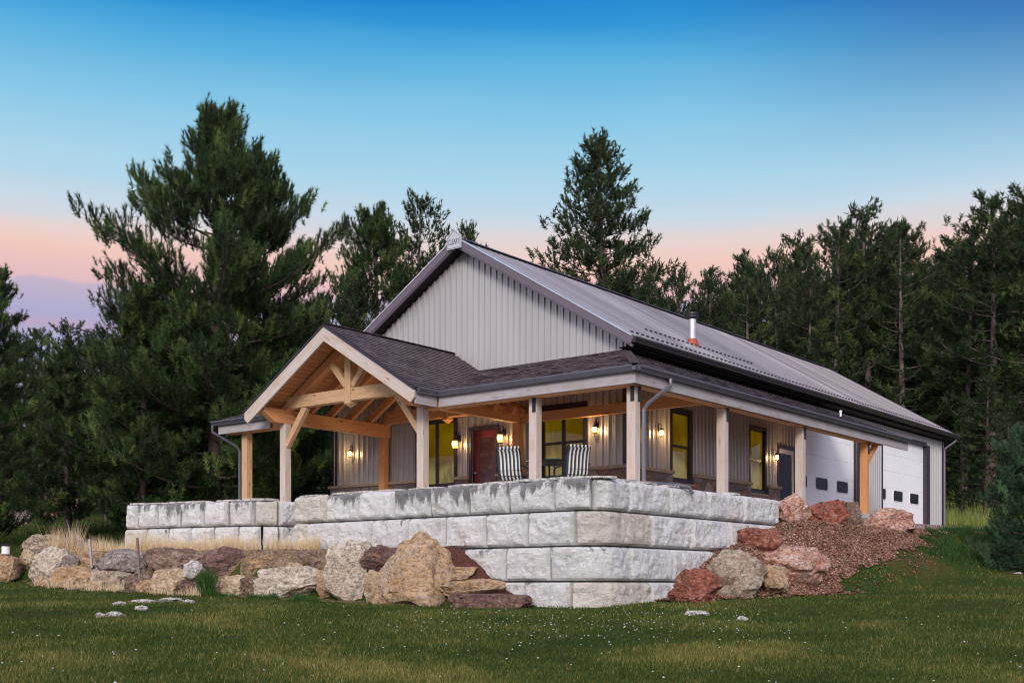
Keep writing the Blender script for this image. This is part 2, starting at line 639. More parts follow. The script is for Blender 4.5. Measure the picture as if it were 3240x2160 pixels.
def rock_mat(name, cols, vein=None, scale=1.0):
    t = NT(name)
    co = t.coord("Object")
    n = t.noise(co, 1.7 * scale, 7, .66, .6)
    k = len(cols) - 1
    c = t.ramp(n, [(.28 + .44 * i / k, cc) for i, cc in enumerate(cols)])
    n2 = t.noise(t.coord("Object", (1, 1, 2.4), (.4, .3, 0)), 5 * scale, 6, .7, 1.5)
    if vein:
        c = t.mix(t.ramp(n2, [(.50, (0, 0, 0)), (.66, (.8, .8, .8))]), c, vein)
    dk = t.noise(co, 13, 6, .75)
    c = t.mix(t.ramp(dk, [(.38, (.75, .75, .75)), (.52, (0, 0, 0))]), c, [v * .3 for v in cols[0]])
    cr = t.vor(co2mix(t, co), 1.1, "DISTANCE_TO_EDGE")
    sp = t.noise(t.coord("Object", (1, 1, 1.9), (.25, .2, 0)), 14, 8, .82, .8)
    c = t.mix(t.ramp(sp, [(.40, (.85, .85, .85)), (.47, (0, 0, 0))]), c, [v * .25 for v in cols[0]])
    c = t.mix(t.ramp(sp, [(.56, (0, 0, 0)), (.66, (.55, .55, .55))]), c, [min(1, v * 1.25) for v in cols[-1]])
    c = t.mix(t.ramp(cr, [(0, (.35, .35, .35)), (.012, (0, 0, 0))]), c, [v * .25 for v in cols[0]])
    h = t.math("ADD", t.math("MULTIPLY", dk, .8), t.math("MULTIPLY", n2, .9))
    h = t.math("ADD", h, t.math("MULTIPLY", sp, .5))
    t.bump(h, .9, .05)
    return t.done(c, .86, 0, .3)


def co2mix(t, co):
    nz_ = t.new("ShaderNodeTexNoise", Scale=1.3, Detail=4.0)
    t.l.new(co, nz_.inputs["Vector"])
    return t.mix(.35, co, nz_.outputs["Color"])


M["r_tan"] = rock_mat("rock_tan", [(.36, .24, .14), (.52, .38, .25), (.62, .50, .38)], (.70, .62, .52))
M["r_pale"] = rock_mat("rock_pale_limestone", [(.42, .33, .24), (.58, .49, .39), (.68, .61, .52)], (.76, .70, .62))
M["r_brown"] = rock_mat("rock_brown", [(.13, .08, .06), (.24, .15, .11), (.36, .26, .20)], (.42, .34, .30))
M["r_purple"] = rock_mat("rock_purple_slate", [(.11, .06, .055), (.19, .11, .10), (.28, .19, .17)], (.36, .20, .12))
M["r_red"] = rock_mat("rock_red_sandstone", [(.15, .035, .025), (.29, .085, .055), (.38, .16, .11)], (.50, .32, .25), 1.4)
M["r_redwhite"] = rock_mat("rock_red_white", [(.30, .09, .05), (.50, .27, .19), (.66, .50, .44)], (.76, .66, .62), 1.6)
M["r_grey"] = rock_mat("rock_grey", [(.17, .13, .12), (.31, .25, .23), (.46, .40, .37)], (.52, .46, .44))
M["r_mixed"] = rock_mat("rock_tan_grey", [(.25, .17, .11), (.40, .30, .22), (.52, .45, .38)], (.60, .55, .48), 1.3)
M["r_white"] = rock_mat("rock_white", [(.52, .48, .46), (.66, .62, .60), (.76, .73, .70)], (.8, .77, .74))
M["r_orange"] = rock_mat("rock_orange_tan", [(.36, .20, .10), (.50, .33, .19), (.56, .44, .32)], (.40, .34, .32))


def bark_mat(name, a, b):
    t = NT(name)
    n = t.noise(t.coord("Object", (1, 1, .25)), 7, 6, .7)
    c = t.ramp(n, [(.35, a), (.65, b)])
    t.bump(n, .8, .03)
    return t.done(c, .9)


M["bark"] = bark_mat("pine_bark", (.045, .03, .025), (.12, .085, .075))
M["bark_far"] = bark_mat("pine_bark_reddish", (.08, .055, .05), (.21, .155, .15))


def leaf_mat(name, dark, mid, tip, tr=.25):
    t = NT(name)
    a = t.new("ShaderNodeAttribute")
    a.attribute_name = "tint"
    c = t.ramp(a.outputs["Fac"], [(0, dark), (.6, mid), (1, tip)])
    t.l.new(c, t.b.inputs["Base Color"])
    t.b.inputs["Roughness"].default_value = .6
    t.b.inputs["Specular IOR Level"].default_value = .25
    tl = t.n.new("ShaderNodeBsdfTranslucent")
    t.l.new(c, tl.inputs[0])
    mx = t.n.new("ShaderNodeMixShader")
    mx.inputs[0].default_value = tr
    t.l.new(t.b.outputs[0], mx.inputs[1])
    t.l.new(tl.outputs[0], mx.inputs[2])
    t.l.new(mx.outputs[0], t.n["Material Output"].inputs[0])
    return t.mat


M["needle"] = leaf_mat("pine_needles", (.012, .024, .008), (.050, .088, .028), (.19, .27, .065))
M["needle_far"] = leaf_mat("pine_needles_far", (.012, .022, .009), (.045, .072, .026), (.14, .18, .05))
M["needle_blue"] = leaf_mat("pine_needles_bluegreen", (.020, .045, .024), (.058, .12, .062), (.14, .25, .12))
M["grass"] = leaf_mat("lawn_grass_blades", (.024, .048, .006), (.082, .112, .018), (.34, .27, .09), .3)
M["grass_tall"] = leaf_mat("meadow_grass_blades", (.10, .15, .025), (.24, .29, .07), (.46, .44, .17), .3)
M["grass_dry"] = leaf_mat("dry_grass_blades", (.40, .26, .13), (.62, .46, .27), (.80, .66, .46), .3)
M["weed"] = leaf_mat("green_weeds", (.02, .05, .01), (.04, .10, .02), (.09, .18, .04), .3)


def lawn_mat():
    t = NT("lawn_soil_and_grass")
    co = t.coord("Object")
    n = t.noise(co, .45, 6, .6)
    c = t.ramp(n, [(.32, (.016, .046, .006)), (.5, (.036, .062, .010)), (.62, (.080, .066, .020)), (.78, (.11, .08, .036))])
    n2 = t.noise(co, 14, 6, .75)
    c = t.mix(t.ramp(n2, [(.45, (0, 0, 0)), (.7, (.6, .6, .6))]), c, (.03, .022, .010))
    t.bump(n2, .8, .04)
    return t.done(c, .95, 0, .1)


M["lawn"] = lawn_mat()


def gravel_mat(name, cols, sc=22.0):
    t = NT(name)
    co = t.coord("Object")
    v = t.new("ShaderNodeTexVoronoi", Scale=sc)
    t.l.new(co, v.inputs["Vector"])
    s = t.n.new("ShaderNodeSeparateColor")
    t.l.new(v.outputs["Color"], s.inputs[0])
    k = len(cols) - 1
    c = t.ramp(s.outputs[0], [(i / k, cc) for i, cc in enumerate(cols)])
    n = t.noise(co, 1.3, 5)
    c = t.mix(t.ramp(n, [(.4, (0, 0, 0)), (.75, (.55, .55, .55))]), c, cols[0])
    c = t.mix(t.ramp(v.outputs["Distance"], [(.25, (0, 0, 0)), (.6, (.8, .8, .8))]), c, [q * .3 for q in cols[0]])
    nd = t.new("ShaderNodeBump", Strength=1.0, Distance=.03)
    nd.invert = True
    t.l.new(v.outputs["Distance"], nd.inputs["Height"])
    t.l.new(nd.outputs[0], t.b.inputs["Normal"])
    return t.done(c, .9, 0, .25)


M["gravel"] = gravel_mat("red_gravel", [(.20, .08, .05), (.38, .18, .12), (.28, .13, .09), (.62, .42, .32), (.42, .25, .16)])
M["gravel_red"] = gravel_mat("dark_red_cinder", [(.13, .045, .032), (.20, .075, .055), (.17, .06, .045), (.27, .12, .09)], 48.0)
M["gravel_pink"] = gravel_mat("pink_gravel", [(.34, .20, .18), (.55, .40, .38), (.45, .3, .28), (.65, .52, .50)])

# ------------------------------------------------------------------ terrain
ROCKLINE_U = [(v - CX) / F for v in (60, 100, 250, 600, 1000, 1180, 1300, 1440, 1490, 1560, 1670)]
ROCKLINE_Z = [26.3, 25.2, 24.5, 23.5, 22.3, 21.6, 21.3, 20.9, 20.8, 20.6, 20.3]
BENCH_Z = [.50, .62, .72, .70, .70, .68, .66, .68, .58, .18, -.28]


def sstep(a, b, v):
    t = min(1, max(0, (v - a) / (b - a)))
    return t * t * (3 - 2 * t)


def base_ground(lat, Z):
    z = float(np.interp(Z, [-40, 0, 24, 45, 65, 130, 400], [-1.9, -1.5, -.144, 1.956, 4.1, 14.0, 50.0]))
    z += .018 * min(22, max(0, -lat))
    z -= .12 * sstep(17, 22, Z) * (1 - sstep(26, 31, Z)) * sstep(2, -3, lat)
    return z


def ground(x, y):
    lat, Z = latZ(x, y)
    b = base_ground(lat, Z)
    b += .025 * noise.noise(Vector((x * .35, y * .35, 0))) + .05 * noise.noise(Vector((x * .09, y * .09, 3)))
    z = b
    if 17 < Z < 32 and x < -11.3:
        u = lat / Z
        if ROCKLINE_U[0] - .01 < u < ROCKLINE_U[-1]:
            zr = lerp_tab(u, ROCKLINE_U, ROCKLINE_Z)
            bz = lerp_tab(u, ROCKLINE_U, BENCH_Z)
            a_ = .45 if u < -.09 else .0
            k = sstep(zr + a_, zr + a_ + (.5 if a_ else 1.0), Z) * sstep(ROCKLINE_U[0] - .01, ROCKLINE_U[0] + .01, u)
            z = max(z, z + (bz - z) * k)
    if y > 18:
        L = lerp_tab(y, [18.2, 18.8, 19.3, 20.65, 22.7, 24, 30, 34, 40, 46], [-.4, -.25, 0, .59, 1.06, 1.36, 1.38, 1.55, 1.78, 1.93])
        if x > -11.3:
            W = lerp_tab(y, [18.2, 19.5, 21, 23, 26, 31, 40, 46], [.3, .9, 1.5, 2.1, 2.6, 3.2, 5, 7])
            k = 1 - sstep(.25, W, x + 11.3)
            z = max(z, z + (L - z) * k)
        elif x > -15.4 and y > 23.4:
            k = sstep(-11.3, -12.0, x)
            tgt = lerp_tab(y, [23, 34, 40, 46], [1.74, 1.74, 1.84, 1.95])
            z = max(z, L + (tgt - L) * k)
    return z


GRAVEL_W = ([18.3, 19.2, 20.5, 22, 23.5, 26, 28, 30, 32, 34], [.4, .9, 1.35, 1.7, 1.8, 1.65, 1.4, 1.0, .3, -.5])


def in_gravel(x, y):
    n = .35 * noise.noise(Vector((x * 1.1, y * 1.1, 9))) + .12 * noise.noise(Vector((x * 4, y * 4, 2)))
    if x >= -11.45 and 18.25 < y < 34:
        return x + 11.3 < lerp_tab(y, *GRAVEL_W) + n
    return False


def in_apron(x, y):
    n = .3 * noise.noise(Vector((x * 1.3, y * 1.3, 5)))
    return -15.2 < x < -11.45 + .2 and 23.6 < y < 46.9 and not (x > -11.45 + .15 + n) or (-15.4 < x < -13.2 + 1.3 * n and 45 < y < 52 + n)


def grid_mesh(name, lats, Zs, mat_, dz=0.0, mask=None, smooth=True):
    nx, ny = len(lats), len(Zs)
    vs = []
    for Z in Zs:
        for la in lats:
            x, y = la * CY - Z * SY, la * SY + Z * CY
            vs.append((x, y, ground(x, y) + dz))
    fs = []
    for j in range(ny - 1):
        for i in range(nx - 1):
            a = j * nx + i
            if mask:
                p = vs[a]
                q = vs[a + nx + 1]
                if not mask((p[0] + q[0]) / 2, (p[1] + q[1]) / 2):
                    continue
            fs.append((a, a + 1, a + nx + 1, a + nx))
    me = bpy.data.meshes.new(name)
    me.from_pydata(vs, [], fs)
    me.materials.append(mat_)
    if smooth:
        me.polygons.foreach_set("use_smooth", [True] * len(fs))
    o = bpy.data.objects.new(name, me)
    COL.objects.link(o)
    return o


def spaced(*segs):
    r = []
    for a, b, s in segs:
        r += list(np.arange(a, b, s))
    return r + [segs[-1][1]]


lats = spaced((-240, -40, 10), (-40, -16, 1.0), (-16, 18, .22), (18, 45, 1.0), (45, 240, 10))
Zs = spaced((-40, 6, 4), (6, 15, .8), (15, 34, .22), (34, 60, .7), (60, 400, 10))
tag(grid_mesh("ground", lats, Zs, M["lawn"]), kind="structure")

# gravel sheets: world-aligned fine grid
def gravel_sheet(name, x0, x1, y0, y1, step, mask, mat_, dz):
    nx, ny = int((x1 - x0) / step), int((y1 - y0) / step)
    vs, fs, idx = [], [], {}

    def vid(i, j):
        if (i, j) not in idx:
            x, y = x0 + i * step, y0 + j * step
            idx[(i, j)] = len(vs)
            h = .02 * noise.noise(Vector((x * 3, y * 3, 1))) + .012 * noise.noise(Vector((x * 11, y * 11, 1)))
            vs.append((x, y, ground(x, y) + dz + h))
        return idx[(i, j)]
    for j in range(ny):
        for i in range(nx):
            if mask(x0 + (i + .5) * step, y0 + (j + .5) * step):
                fs.append((vid(i, j), vid(i + 1, j), vid(i + 1, j + 1), vid(i, j + 1)))
    me = bpy.data.meshes.new(name)
    me.from_pydata(vs, [], fs)
    me.materials.append(mat_)
    me.polygons.foreach_set("use_smooth", [True] * len(fs))
    o = bpy.data.objects.new(name, me)
    COL.objects.link(o)
    return o


tag(gravel_sheet("gravel_slope", -11.45, -6.5, 18, 34.5, .1, in_gravel, M["gravel"], .035), kind="structure")
tag(gravel_sheet("gravel_drive", -15.4, -10.8, 23.5, 53, .15, in_apron, M["gravel_pink"], .03), kind="structure")


def in_steps_gravel(x, y):
    if x > -11.9 or y > 16.62:
        return False
    lat, Z = latZ(x, y)
    u = lat / max(Z, 1)
    if not ((1330 - CX) / F < u < (1690 - CX) / F):
        return False
    return Z > lerp_tab(u, ROCKLINE_U, ROCKLINE_Z) + .1 + .15 * noise.noise(Vector((x * 2, y * 2, 0)))


tag(gravel_sheet("gravel_path", -16, -11.5, 14.2, 16.7, .08, in_steps_gravel, M["gravel_red"], .04), kind="structure")


def in_bank(x, y):
    lat, Z = latZ(x, y)
    u = lat / max(Z, 1)
    if y > 16.62 or not ((75 - CX) / F < u < (1420 - CX) / F) or (x < -19.3 and y > 15.85 + (x + 23.85) * .2):
        return False
    zr = lerp_tab(u, ROCKLINE_U, ROCKLINE_Z)
    return zr - .55 + .3 * noise.noise(Vector((x * 1.5, y * 1.5, 7))) < Z < zr + 3.6


M["dirt"] = rock_mat("tan_dirt", [(.12, .075, .045), (.23, .15, .09), (.33, .23, .14)], (.42, .33, .23), 1.5)
tag(gravel_sheet("dirt_bank", -25.5, -15, 11, 16.7, .09, in_bank, M["dirt"], .012), kind="structure")


def pebbles(name, n, xr, yr, mask, mat_, r0, r1, label, seed):
    rg = np.random.default_rng(seed)
    base = np.array([(1, 0, 0), (-1, 0, 0), (0, 1, 0), (0, -1, 0), (0, 0, 1), (0, 0, -1)], float)
    tri = np.array([(0, 2, 4), (2, 1, 4), (1, 3, 4), (3, 0, 4), (2, 0, 5), (1, 2, 5), (3, 1, 5), (0, 3, 5)])
    V, Fc = [], []
    k = 0
    while k < n:
        x, y = rg.uniform(*xr), rg.uniform(*yr)
        if not mask(x, y):
            n -= .3
            continue
        s = rg.uniform(r0, r1) * np.array([1, rg.uniform(.6, 1), rg.uniform(.4, .8)])
        a = rg.uniform(0, 6.28)
        p = base * s * rg.uniform(.8, 1.2, (6, 1))
        c, si = math.cos(a), math.sin(a)
        p = np.stack([p[:, 0] * c - p[:, 1] * si, p[:, 0] * si + p[:, 1] * c, p[:, 2]], 1)
        p += (x, y, ground(x, y) + .045)
        Fc.append(tri + 6 * k)
        V.append(p)
        k += 1
    V = np.concatenate(V)
    Fc = np.concatenate(Fc)
    me = bpy.data.meshes.new(name)
    me.from_pydata(V.tolist(), [], Fc.tolist())
    me.materials.append(mat_)
    o = bpy.data.objects.new(name, me)
    COL.objects.link(o)
    return tag(o, label, "pebbles", kind="stuff")


pebbles("gravel_stones", 9000, (-11.4, -7), (18.3, 34), in_gravel, M["gravel"], .015, .05, "loose red and pink stones covering the slope beside the block wall", 4)
pebbles("gravel_stones", 1600, (-11, -7), (18.3, 34), lambda x, y: in_gravel(x - .5, y) and not in_gravel(x, y), M["gravel"], .015, .04, "stray red stones in the grass along the lower edge of the gravel", 5)

# ------------------------------------------------------------------ house
XL, XR, YF, YB = -24.8, -15.0, 23.3, 45.4
XM, ZRDG, ZEAVE = -19.9, 8.88, 5.67
PITCH = (ZRDG - ZEAVE) / 5.31
ROOF_Y0, ROOF_Y1 = 22.9, 45.9
FLOOR = 1.93
house = empty("house", (-19.9, 34.3, 1.9), "large grey metal sided barn style house with timber porch above a block retaining wall", "house")


def roof_z(x):
    return ZRDG - PITCH * abs(x - XM)


def siding(name, p0, d, L, zb, ztop, nrm, mat_, pitch=.19, holes=(), parent=house):
    mb = MB()
    p0, d, nrm = Vector(p0), Vector(d), Vector(nrm)
    ts = []
    t = 0
    prof = [(0, 0), (.010, .040), (.036, .040), (.046, 0)]
    mid = [(.115, 0), (.12, .006), (.132, .006), (.137, 0)]
    while t < L:
        for a, h in prof + mid:
            if t + a < L:
                ts.append((t + a, h))
        t += pitch
    ts.append((L, 0))
    for (a, ha), (b, hb) in zip(ts[:-1], ts[1:]):
        m_ = (a + b) / 2
        spans = [(zb, None)]
        for (h0, h1, hz0, hz1) in holes:
            if h0 < m_ < h1:
                spans = [(zb, hz0), (hz1, None)]
        A, B = p0 + d * a + nrm * ha, p0 + d * b + nrm * hb
        for z0, z1 in spans:
            za, zb_ = (ztop(a), ztop(b)) if z1 is None else (z1, z1)
            if max(za, zb_) <= z0 + .01:
                continue
            mb.quad((A.x, A.y, z0), (B.x, B.y, z0), (B.x, B.y, zb_), (A.x, A.y, za))
    return mb.build(name, mat_, parent)


WZ0, WZ1 = 2.62, 4.30     # tall windows
front_win = [(-21.55, -20.28), (-17.42, -16.18)]
door_x = (-19.68, -18.86)
DOOR_TOP = 3.97
holesF = [(a - XL, b - XL, WZ0, WZ1) for a, b in front_win] + [(door_x[0] - XL, door_x[1] - XL, 1.0, DOOR_TOP)]
siding("front_wall", (XL, YF, 0), (1, 0, 0), XR - XL, 1.6, lambda t: roof_z(XL + t) - .22, (0, -1, 0), M["siding"], holes=holesF)
side_win = [(25.35, 26.25), (29.52, 30.42)]
sdoor = (31.3, 32.38)
SD_TOP = 3.92
gar = [(32.85, 37.05), (39.25, 43.55)]
G_TOP = 5.08
holesS = [(a - YF, b - YF, WZ0, WZ1) for a, b in side_win] + [(sdoor[0] - YF, sdoor[1] - YF, 1.0, SD_TOP)] + [(a - YF, b - YF, 1.0, G_TOP) for a, b in gar]
siding("side_wall", (XR, YF, 0), (0, 1, 0), YB - YF, 1.5, lambda t: 5.42, (1, 0, 0), M["siding"], holes=holesS)
siding("back_wall", (XR, YB, 0), (-1, 0, 0), XR - XL, 1.2, lambda t: roof_z(XR - t) - .22, (0, 1, 0), M["siding"])
siding("side_wall", (XL, YB, 0), (0, -1, 0), YB - YF, 1.2, lambda t: 5.42, (-1, 0, 0), M["siding"])

# corner and edge trims
mb = MB()
mb.box(XR - .10, XR + .035, YF - .035, YF + .10, 1.7, 5.40)
mb.build("corner_trim", M["trim"], house)
mb = MB()
mb.box(XR - .12, XR + .035, YB - .10, YB + .035, 1.7, 5.42)
mb.build("corner_trim", M["trim"], house)
mb = MB()
mb.box(XL - .035, XL + .10, YF - .035, YF + .10, 1.7, 5.40)
mb.build("corner_trim", M["trim"], house)

# main metal roof: ribbed panels
for sgn in (1, -1):
    mb = MB()
    nrm = Vector((sgn * PITCH, 0, 1)).normalized()
    ts, t, L = [], 0, ROOF_Y1 - ROOF_Y0
    while t < L:
        for a, h in ((0, 0), (.004, .011), (.03, .011), (.038, 0), (.115, 0), (.118, .0015), (.126, .0015), (.129, 0)):
            if t + a < L:
                ts.append((t + a, h))
        t += .2286
    ts.append((L, 0))
    for (a, ha), (b, hb) in zip(ts[:-1], ts[1:]):
        e0 = Vector((XM + sgn * 5.31, ROOF_Y0 + a, ZEAVE)) + nrm * ha
        e1 = Vector((XM + sgn * 5.31, ROOF_Y0 + b, ZEAVE)) + nrm * hb
        r0 = Vector((XM, ROOF_Y0 + a, ZRDG)) + nrm * ha
        r1 = Vector((XM, ROOF_Y0 + b, ZRDG)) + nrm * hb
        mb.quad(e0, e1, r1, r0)
    rf = mb.build("metal_roof", M["roof_metal"], house)
    if sgn == 1:
        roof_right = rf
    # underside / soffit slab
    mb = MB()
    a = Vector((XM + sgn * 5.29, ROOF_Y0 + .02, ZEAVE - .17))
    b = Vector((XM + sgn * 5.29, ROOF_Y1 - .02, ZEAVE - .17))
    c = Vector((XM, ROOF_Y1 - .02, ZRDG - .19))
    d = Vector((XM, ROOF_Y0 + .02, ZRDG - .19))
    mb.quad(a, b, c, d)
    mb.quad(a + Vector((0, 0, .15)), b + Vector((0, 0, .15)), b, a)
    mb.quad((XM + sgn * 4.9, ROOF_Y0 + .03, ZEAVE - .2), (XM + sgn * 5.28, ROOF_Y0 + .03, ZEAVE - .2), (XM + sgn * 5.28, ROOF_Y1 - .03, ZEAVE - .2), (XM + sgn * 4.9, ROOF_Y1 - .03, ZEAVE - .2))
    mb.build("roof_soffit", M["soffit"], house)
    # rake fascia front and rear
    for yy, s2 in ((ROOF_Y0, -1), (ROOF_Y1, 1)):
        mb = MB()
        e = Vector((XM + sgn * 5.33, yy, ZEAVE - .095))
        r_ = Vector((XM, yy, ZRDG - .095 + .01))
        mb.bar(e, r_, .05, .19, up=(sgn * PITCH, 0, 1))
        mb.bar(e + Vector((0, -s2 * .02, -.12)), r_ + Vector((0, -s2 * .02, -.125)), .05, .05, up=(sgn * PITCH, 0, 1))
        rk = mb.build("rake_fascia", M["fascia_metal"], house)
    mb = MB()
    e = Vector((XM + sgn * 5.33, ROOF_Y0 + .02, ZEAVE + .022))
    r_ = Vector((XM, ROOF_Y0 + .02, ZRDG + .026))
    mb.bar(e, r_, .12, .03, up=(sgn * PITCH, 0, 1))
    mb.build("rake_cap", M["steel"], house)

# ridge cap
mb = MB()
for sgn in (1, -1):
    y = ROOF_Y0
    while y < ROOF_Y1 - .1:
        mb.quad((XM, y, ZRDG + .055), (XM, min(y + .2286, ROOF_Y1), ZRDG + .055), (XM + sgn * .19, min(y + .2286, ROOF_Y1), ZRDG - .07), (XM + sgn * .20, y, ZRDG - .055))
        y += .2286
mb.build("ridge_cap", M["fascia_metal"], house)

# snow guards along the eave
mb = MB()
nrm = Vector((PITCH, 0, 1)).normalized()
dn = Vector((1, 0, -PITCH)).normalized()
sg_pts = []
for row, (y0, y1, s) in enumerate(((ROOF_Y0 + .5, ROOF_Y1 - .2, .42), (ROOF_Y0 + 2.4, ROOF_Y0 + 8.2, 1.35))):
    y = y0
    while y < y1:
        c = Vector((XM + 5.31, y, ZEAVE)) - dn * s + nrm * .035
        sg_pts.append(c)
        y += .2286
mb.bar((0, 0, 0), (0, .12, 0), .015, .034, up=nrm)
sg0 = mb.build("snow_guard", M["trim"], house)
inv = Matrix.Translation(-Vector(house.location))
sg_pts.sort(key=lambda c: c.y)
for i_, c in enumerate(sg_pts[:100]):
    o = sg0 if i_ == 0 else sg0.copy()
    if i_:
        COL.objects.link(o)
        o.parent = house
        o.matrix_parent_inverse = inv
    o.location = c
mb = MB()
for c in sg_pts[100:]:
    mb.bar(c, c + Vector((0, .12, 0)), .015, .034, up=nrm)
tag(mb.build("snow_guard_row", M["trim"], house), kind="stuff")

# gutters
def gutter(mb, p0, p1, outward, mi=0, s=1.0):
    """K-style gutter hung under an eave edge"""
    p0, p1, o_ = Vector(p0), Vector(p1), Vector(outward)
    prof = [(0, 0), (.0, -.11), (.065, -.12), (.075, -.085), (.10, -.05), (.115, -.03), (.115, 0), (.105, 0), (.1, -.02), (.06, -.10), (.01, -.10), (.01, 0)]
    prof = [(a * s, b * s) for a, b in prof]
    for i in range(len(prof)):
        a, b = prof[i], prof[(i + 1) % len(prof)]
        q = lambda p, r: p + o_ * r[0] + Vector((0, 0, r[1]))
        mb.quad(q(p0, a), q(p1, a), q(p1, b), q(p0, b))
    ends = [(0, 0), (0, -.11), (.065, -.12), (.1, -.05), (.115, 0)]
    for p in (p0, p1):
        mb.quad(*[p + o_ * a * s + Vector((0, 0, b * s)) for a, b in ends])


mb = MB()
gutter(mb, (XM + 5.31, ROOF_Y0, ZEAVE + .0), (XM + 5.31, ROOF_Y1, ZEAVE + .0), (1, 0, 0), s=1.15)
mb.build("roof_gutter", M["gutter_dark"], house)
mb = MB()
gutter(mb, (XM - 5.31, ROOF_Y0, ZEAVE), (XM - 5.31, ROOF_Y1, ZEAVE), (-1, 0, 0), s=1.15)
mb.build("roof_gutter", M["gutter_dark"], house)
# main downspout at rear right corner
mb = MB()
mb.tube([(XR + .42, YB + .25, 5.52), (XR + .38, YB + .2, 5.42), (XR + .08, YB - .05, 5.15), (XR + .08, YB - .05, 5.0), (XR + .08, YB - .05, 1.95)], .045, 6)
mb.build("downspout", M["fascia_metal"], house)

# windows ---------------------------------------------------------
def window(axis, a, b, z0, z1, plane, out_, panes=1, rail=3.45, rails=True):
    """axis 'x' (front wall) or 'y' (side wall)"""
    def P(t, off, z):
        return (t, plane + off * out_, z) if axis == "x" else (plane + off * out_, t, z)

    def bx(mb, t0, t1, o0, o1, z0_, z1_):
        p, q = P(t0, o0, z0_), P(t1, o1, z1_)
        mb.box(min(p[0], q[0]), max(p[0], q[0]), min(p[1], q[1]), max(p[1], q[1]), min(p[2], q[2]), max(p[2], q[2]))
    f = MB()
    w = .09
    bx(f, a - w, a, -.06, .045, z0 - w, z1 + w)
    bx(f, b, b + w, -.06, .045, z0 - w, z1 + w)
    bx(f, a, b, -.06, .045, z1, z1 + w)
    bx(f, a, b, -.06, .045, z0 - w, z0)
    fo = f.build("window", M["trim"], house)
    s = MB()
    wd = (b - a) / panes
    for i in range(panes):
        t0, t1 = a + i * wd, a + (i + 1) * wd
        e = .05
        bx(s, t0, t0 + e, -.07, -.01, z0, z1)
        bx(s, t1 - e, t1, -.07, -.01, z0, z1)
        bx(s, t0 + e, t1 - e, -.07, -.01, z1 - e, z1)
        bx(s, t0 + e, t1 - e, -.07, -.01, z0, z0 + e)
        if rails:
            bx(s, t0 + e, t1 - e, -.068, -.008, rail - .03, rail + .03)
        g = MB()
        for zz0, zz1, of in (((z0 + e, rail - .03, -.05), (rail + .03, z1 - e, -.035)) if rails else ((z0 + e, z1 - e, -.04),)):
            bx(g, t0 + e, t1 - e, of - .01, of, zz0, zz1)
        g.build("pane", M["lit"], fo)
    s.build("sash", M["trim"], fo)
    sl = MB()
    bx(sl, a - .1, b + .1, -.05, .10, z0 - w - .045, z0 - w)
    sl.build("sill", M["cap_stone"], fo)
    return fo


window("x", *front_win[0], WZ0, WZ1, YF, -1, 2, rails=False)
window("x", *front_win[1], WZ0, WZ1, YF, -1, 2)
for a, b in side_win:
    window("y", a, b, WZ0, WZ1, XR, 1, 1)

# front door: red leaf in a deep dark frame
mb = MB()
x0, x1 = door_x
mb.box(x0 - .08, x0, YF - .05, YF + .16, FLOOR, DOOR_TOP + .09)
mb.box(x1, x1 + .08, YF - .05, YF + .16, FLOOR, DOOR_TOP + .09)
mb.box(x0, x1, YF - .05, YF + .16, DOOR_TOP, DOOR_TOP + .09)
fr = mb.build("front_door", M["trim"], house)
mb = MB()
yd = YF + .09
s_ = .15
mb.box(x0, x0 + s_, yd, yd + .045, FLOOR, DOOR_TOP)
mb.box(x1 - s_, x1, yd, yd + .045, FLOOR, DOOR_TOP)
mb.box(x0 + s_, x1 - s_, yd, yd + .045, DOOR_TOP - .2, DOOR_TOP)
mb.box(x0 + s_, x1 - s_, yd, yd + .045, FLOOR, FLOOR + .62)
mb.box(x0 + s_ + .05, x1 - s_ - .05, yd - .012, yd, FLOOR + .12, FLOOR + .52)
mb.build("door_leaf", M["door_red"], fr)
mb = MB()
mb.box(x0 + s_, x1 - s_, yd + .02, yd + .03, FLOOR + .62, DOOR_TOP - .2)
tgd = NT("leaded_door_glass")
vv = tgd.vor(tgd.coord("Object", (1, 1, 1)), 7)
nn = tgd.noise(tgd.coord("Object"), 9, 5)
cc = tgd.ramp(nn, [(.4, (.02, .01, .02)), (.55, (.30, .11, .03)), (.7, (.5, .42, .4))])
zz = tgd.n.new("ShaderNodeSeparateXYZ")
tgd.l.new(tgd.coord("Object"), zz.inputs[0])
msk = tgd.ramp(tgd.math("MULTIPLY_ADD", zz.outputs["Z"], -.8, 1.9), [(.0, (.1, .1, .1)), (.6, (1, 1, 1))])
cc = tgd.mix(1.0, cc, msk, "MULTIPLY")
tgd.l.new(cc, tgd.b.inputs["Emission Color"])
tgd.b.inputs["Emission Strength"].default_value = .8
lg = tgd.done((.05, .02, .03), .12)
mb.build("leaded_pane", lg, fr)
mb = MB()
mb.tube([(x0 + .07, yd - .01, FLOOR + .95), (x0 + .07, yd - .06, FLOOR + .95)], .022, 8)
mb.lathe((x0 + .07, yd - .06, FLOOR + .93), [(.0, 0), (.03, .01), (.03, .035), (0, .05)], 10)
mb.build("door_handle", M["steel"], fr)

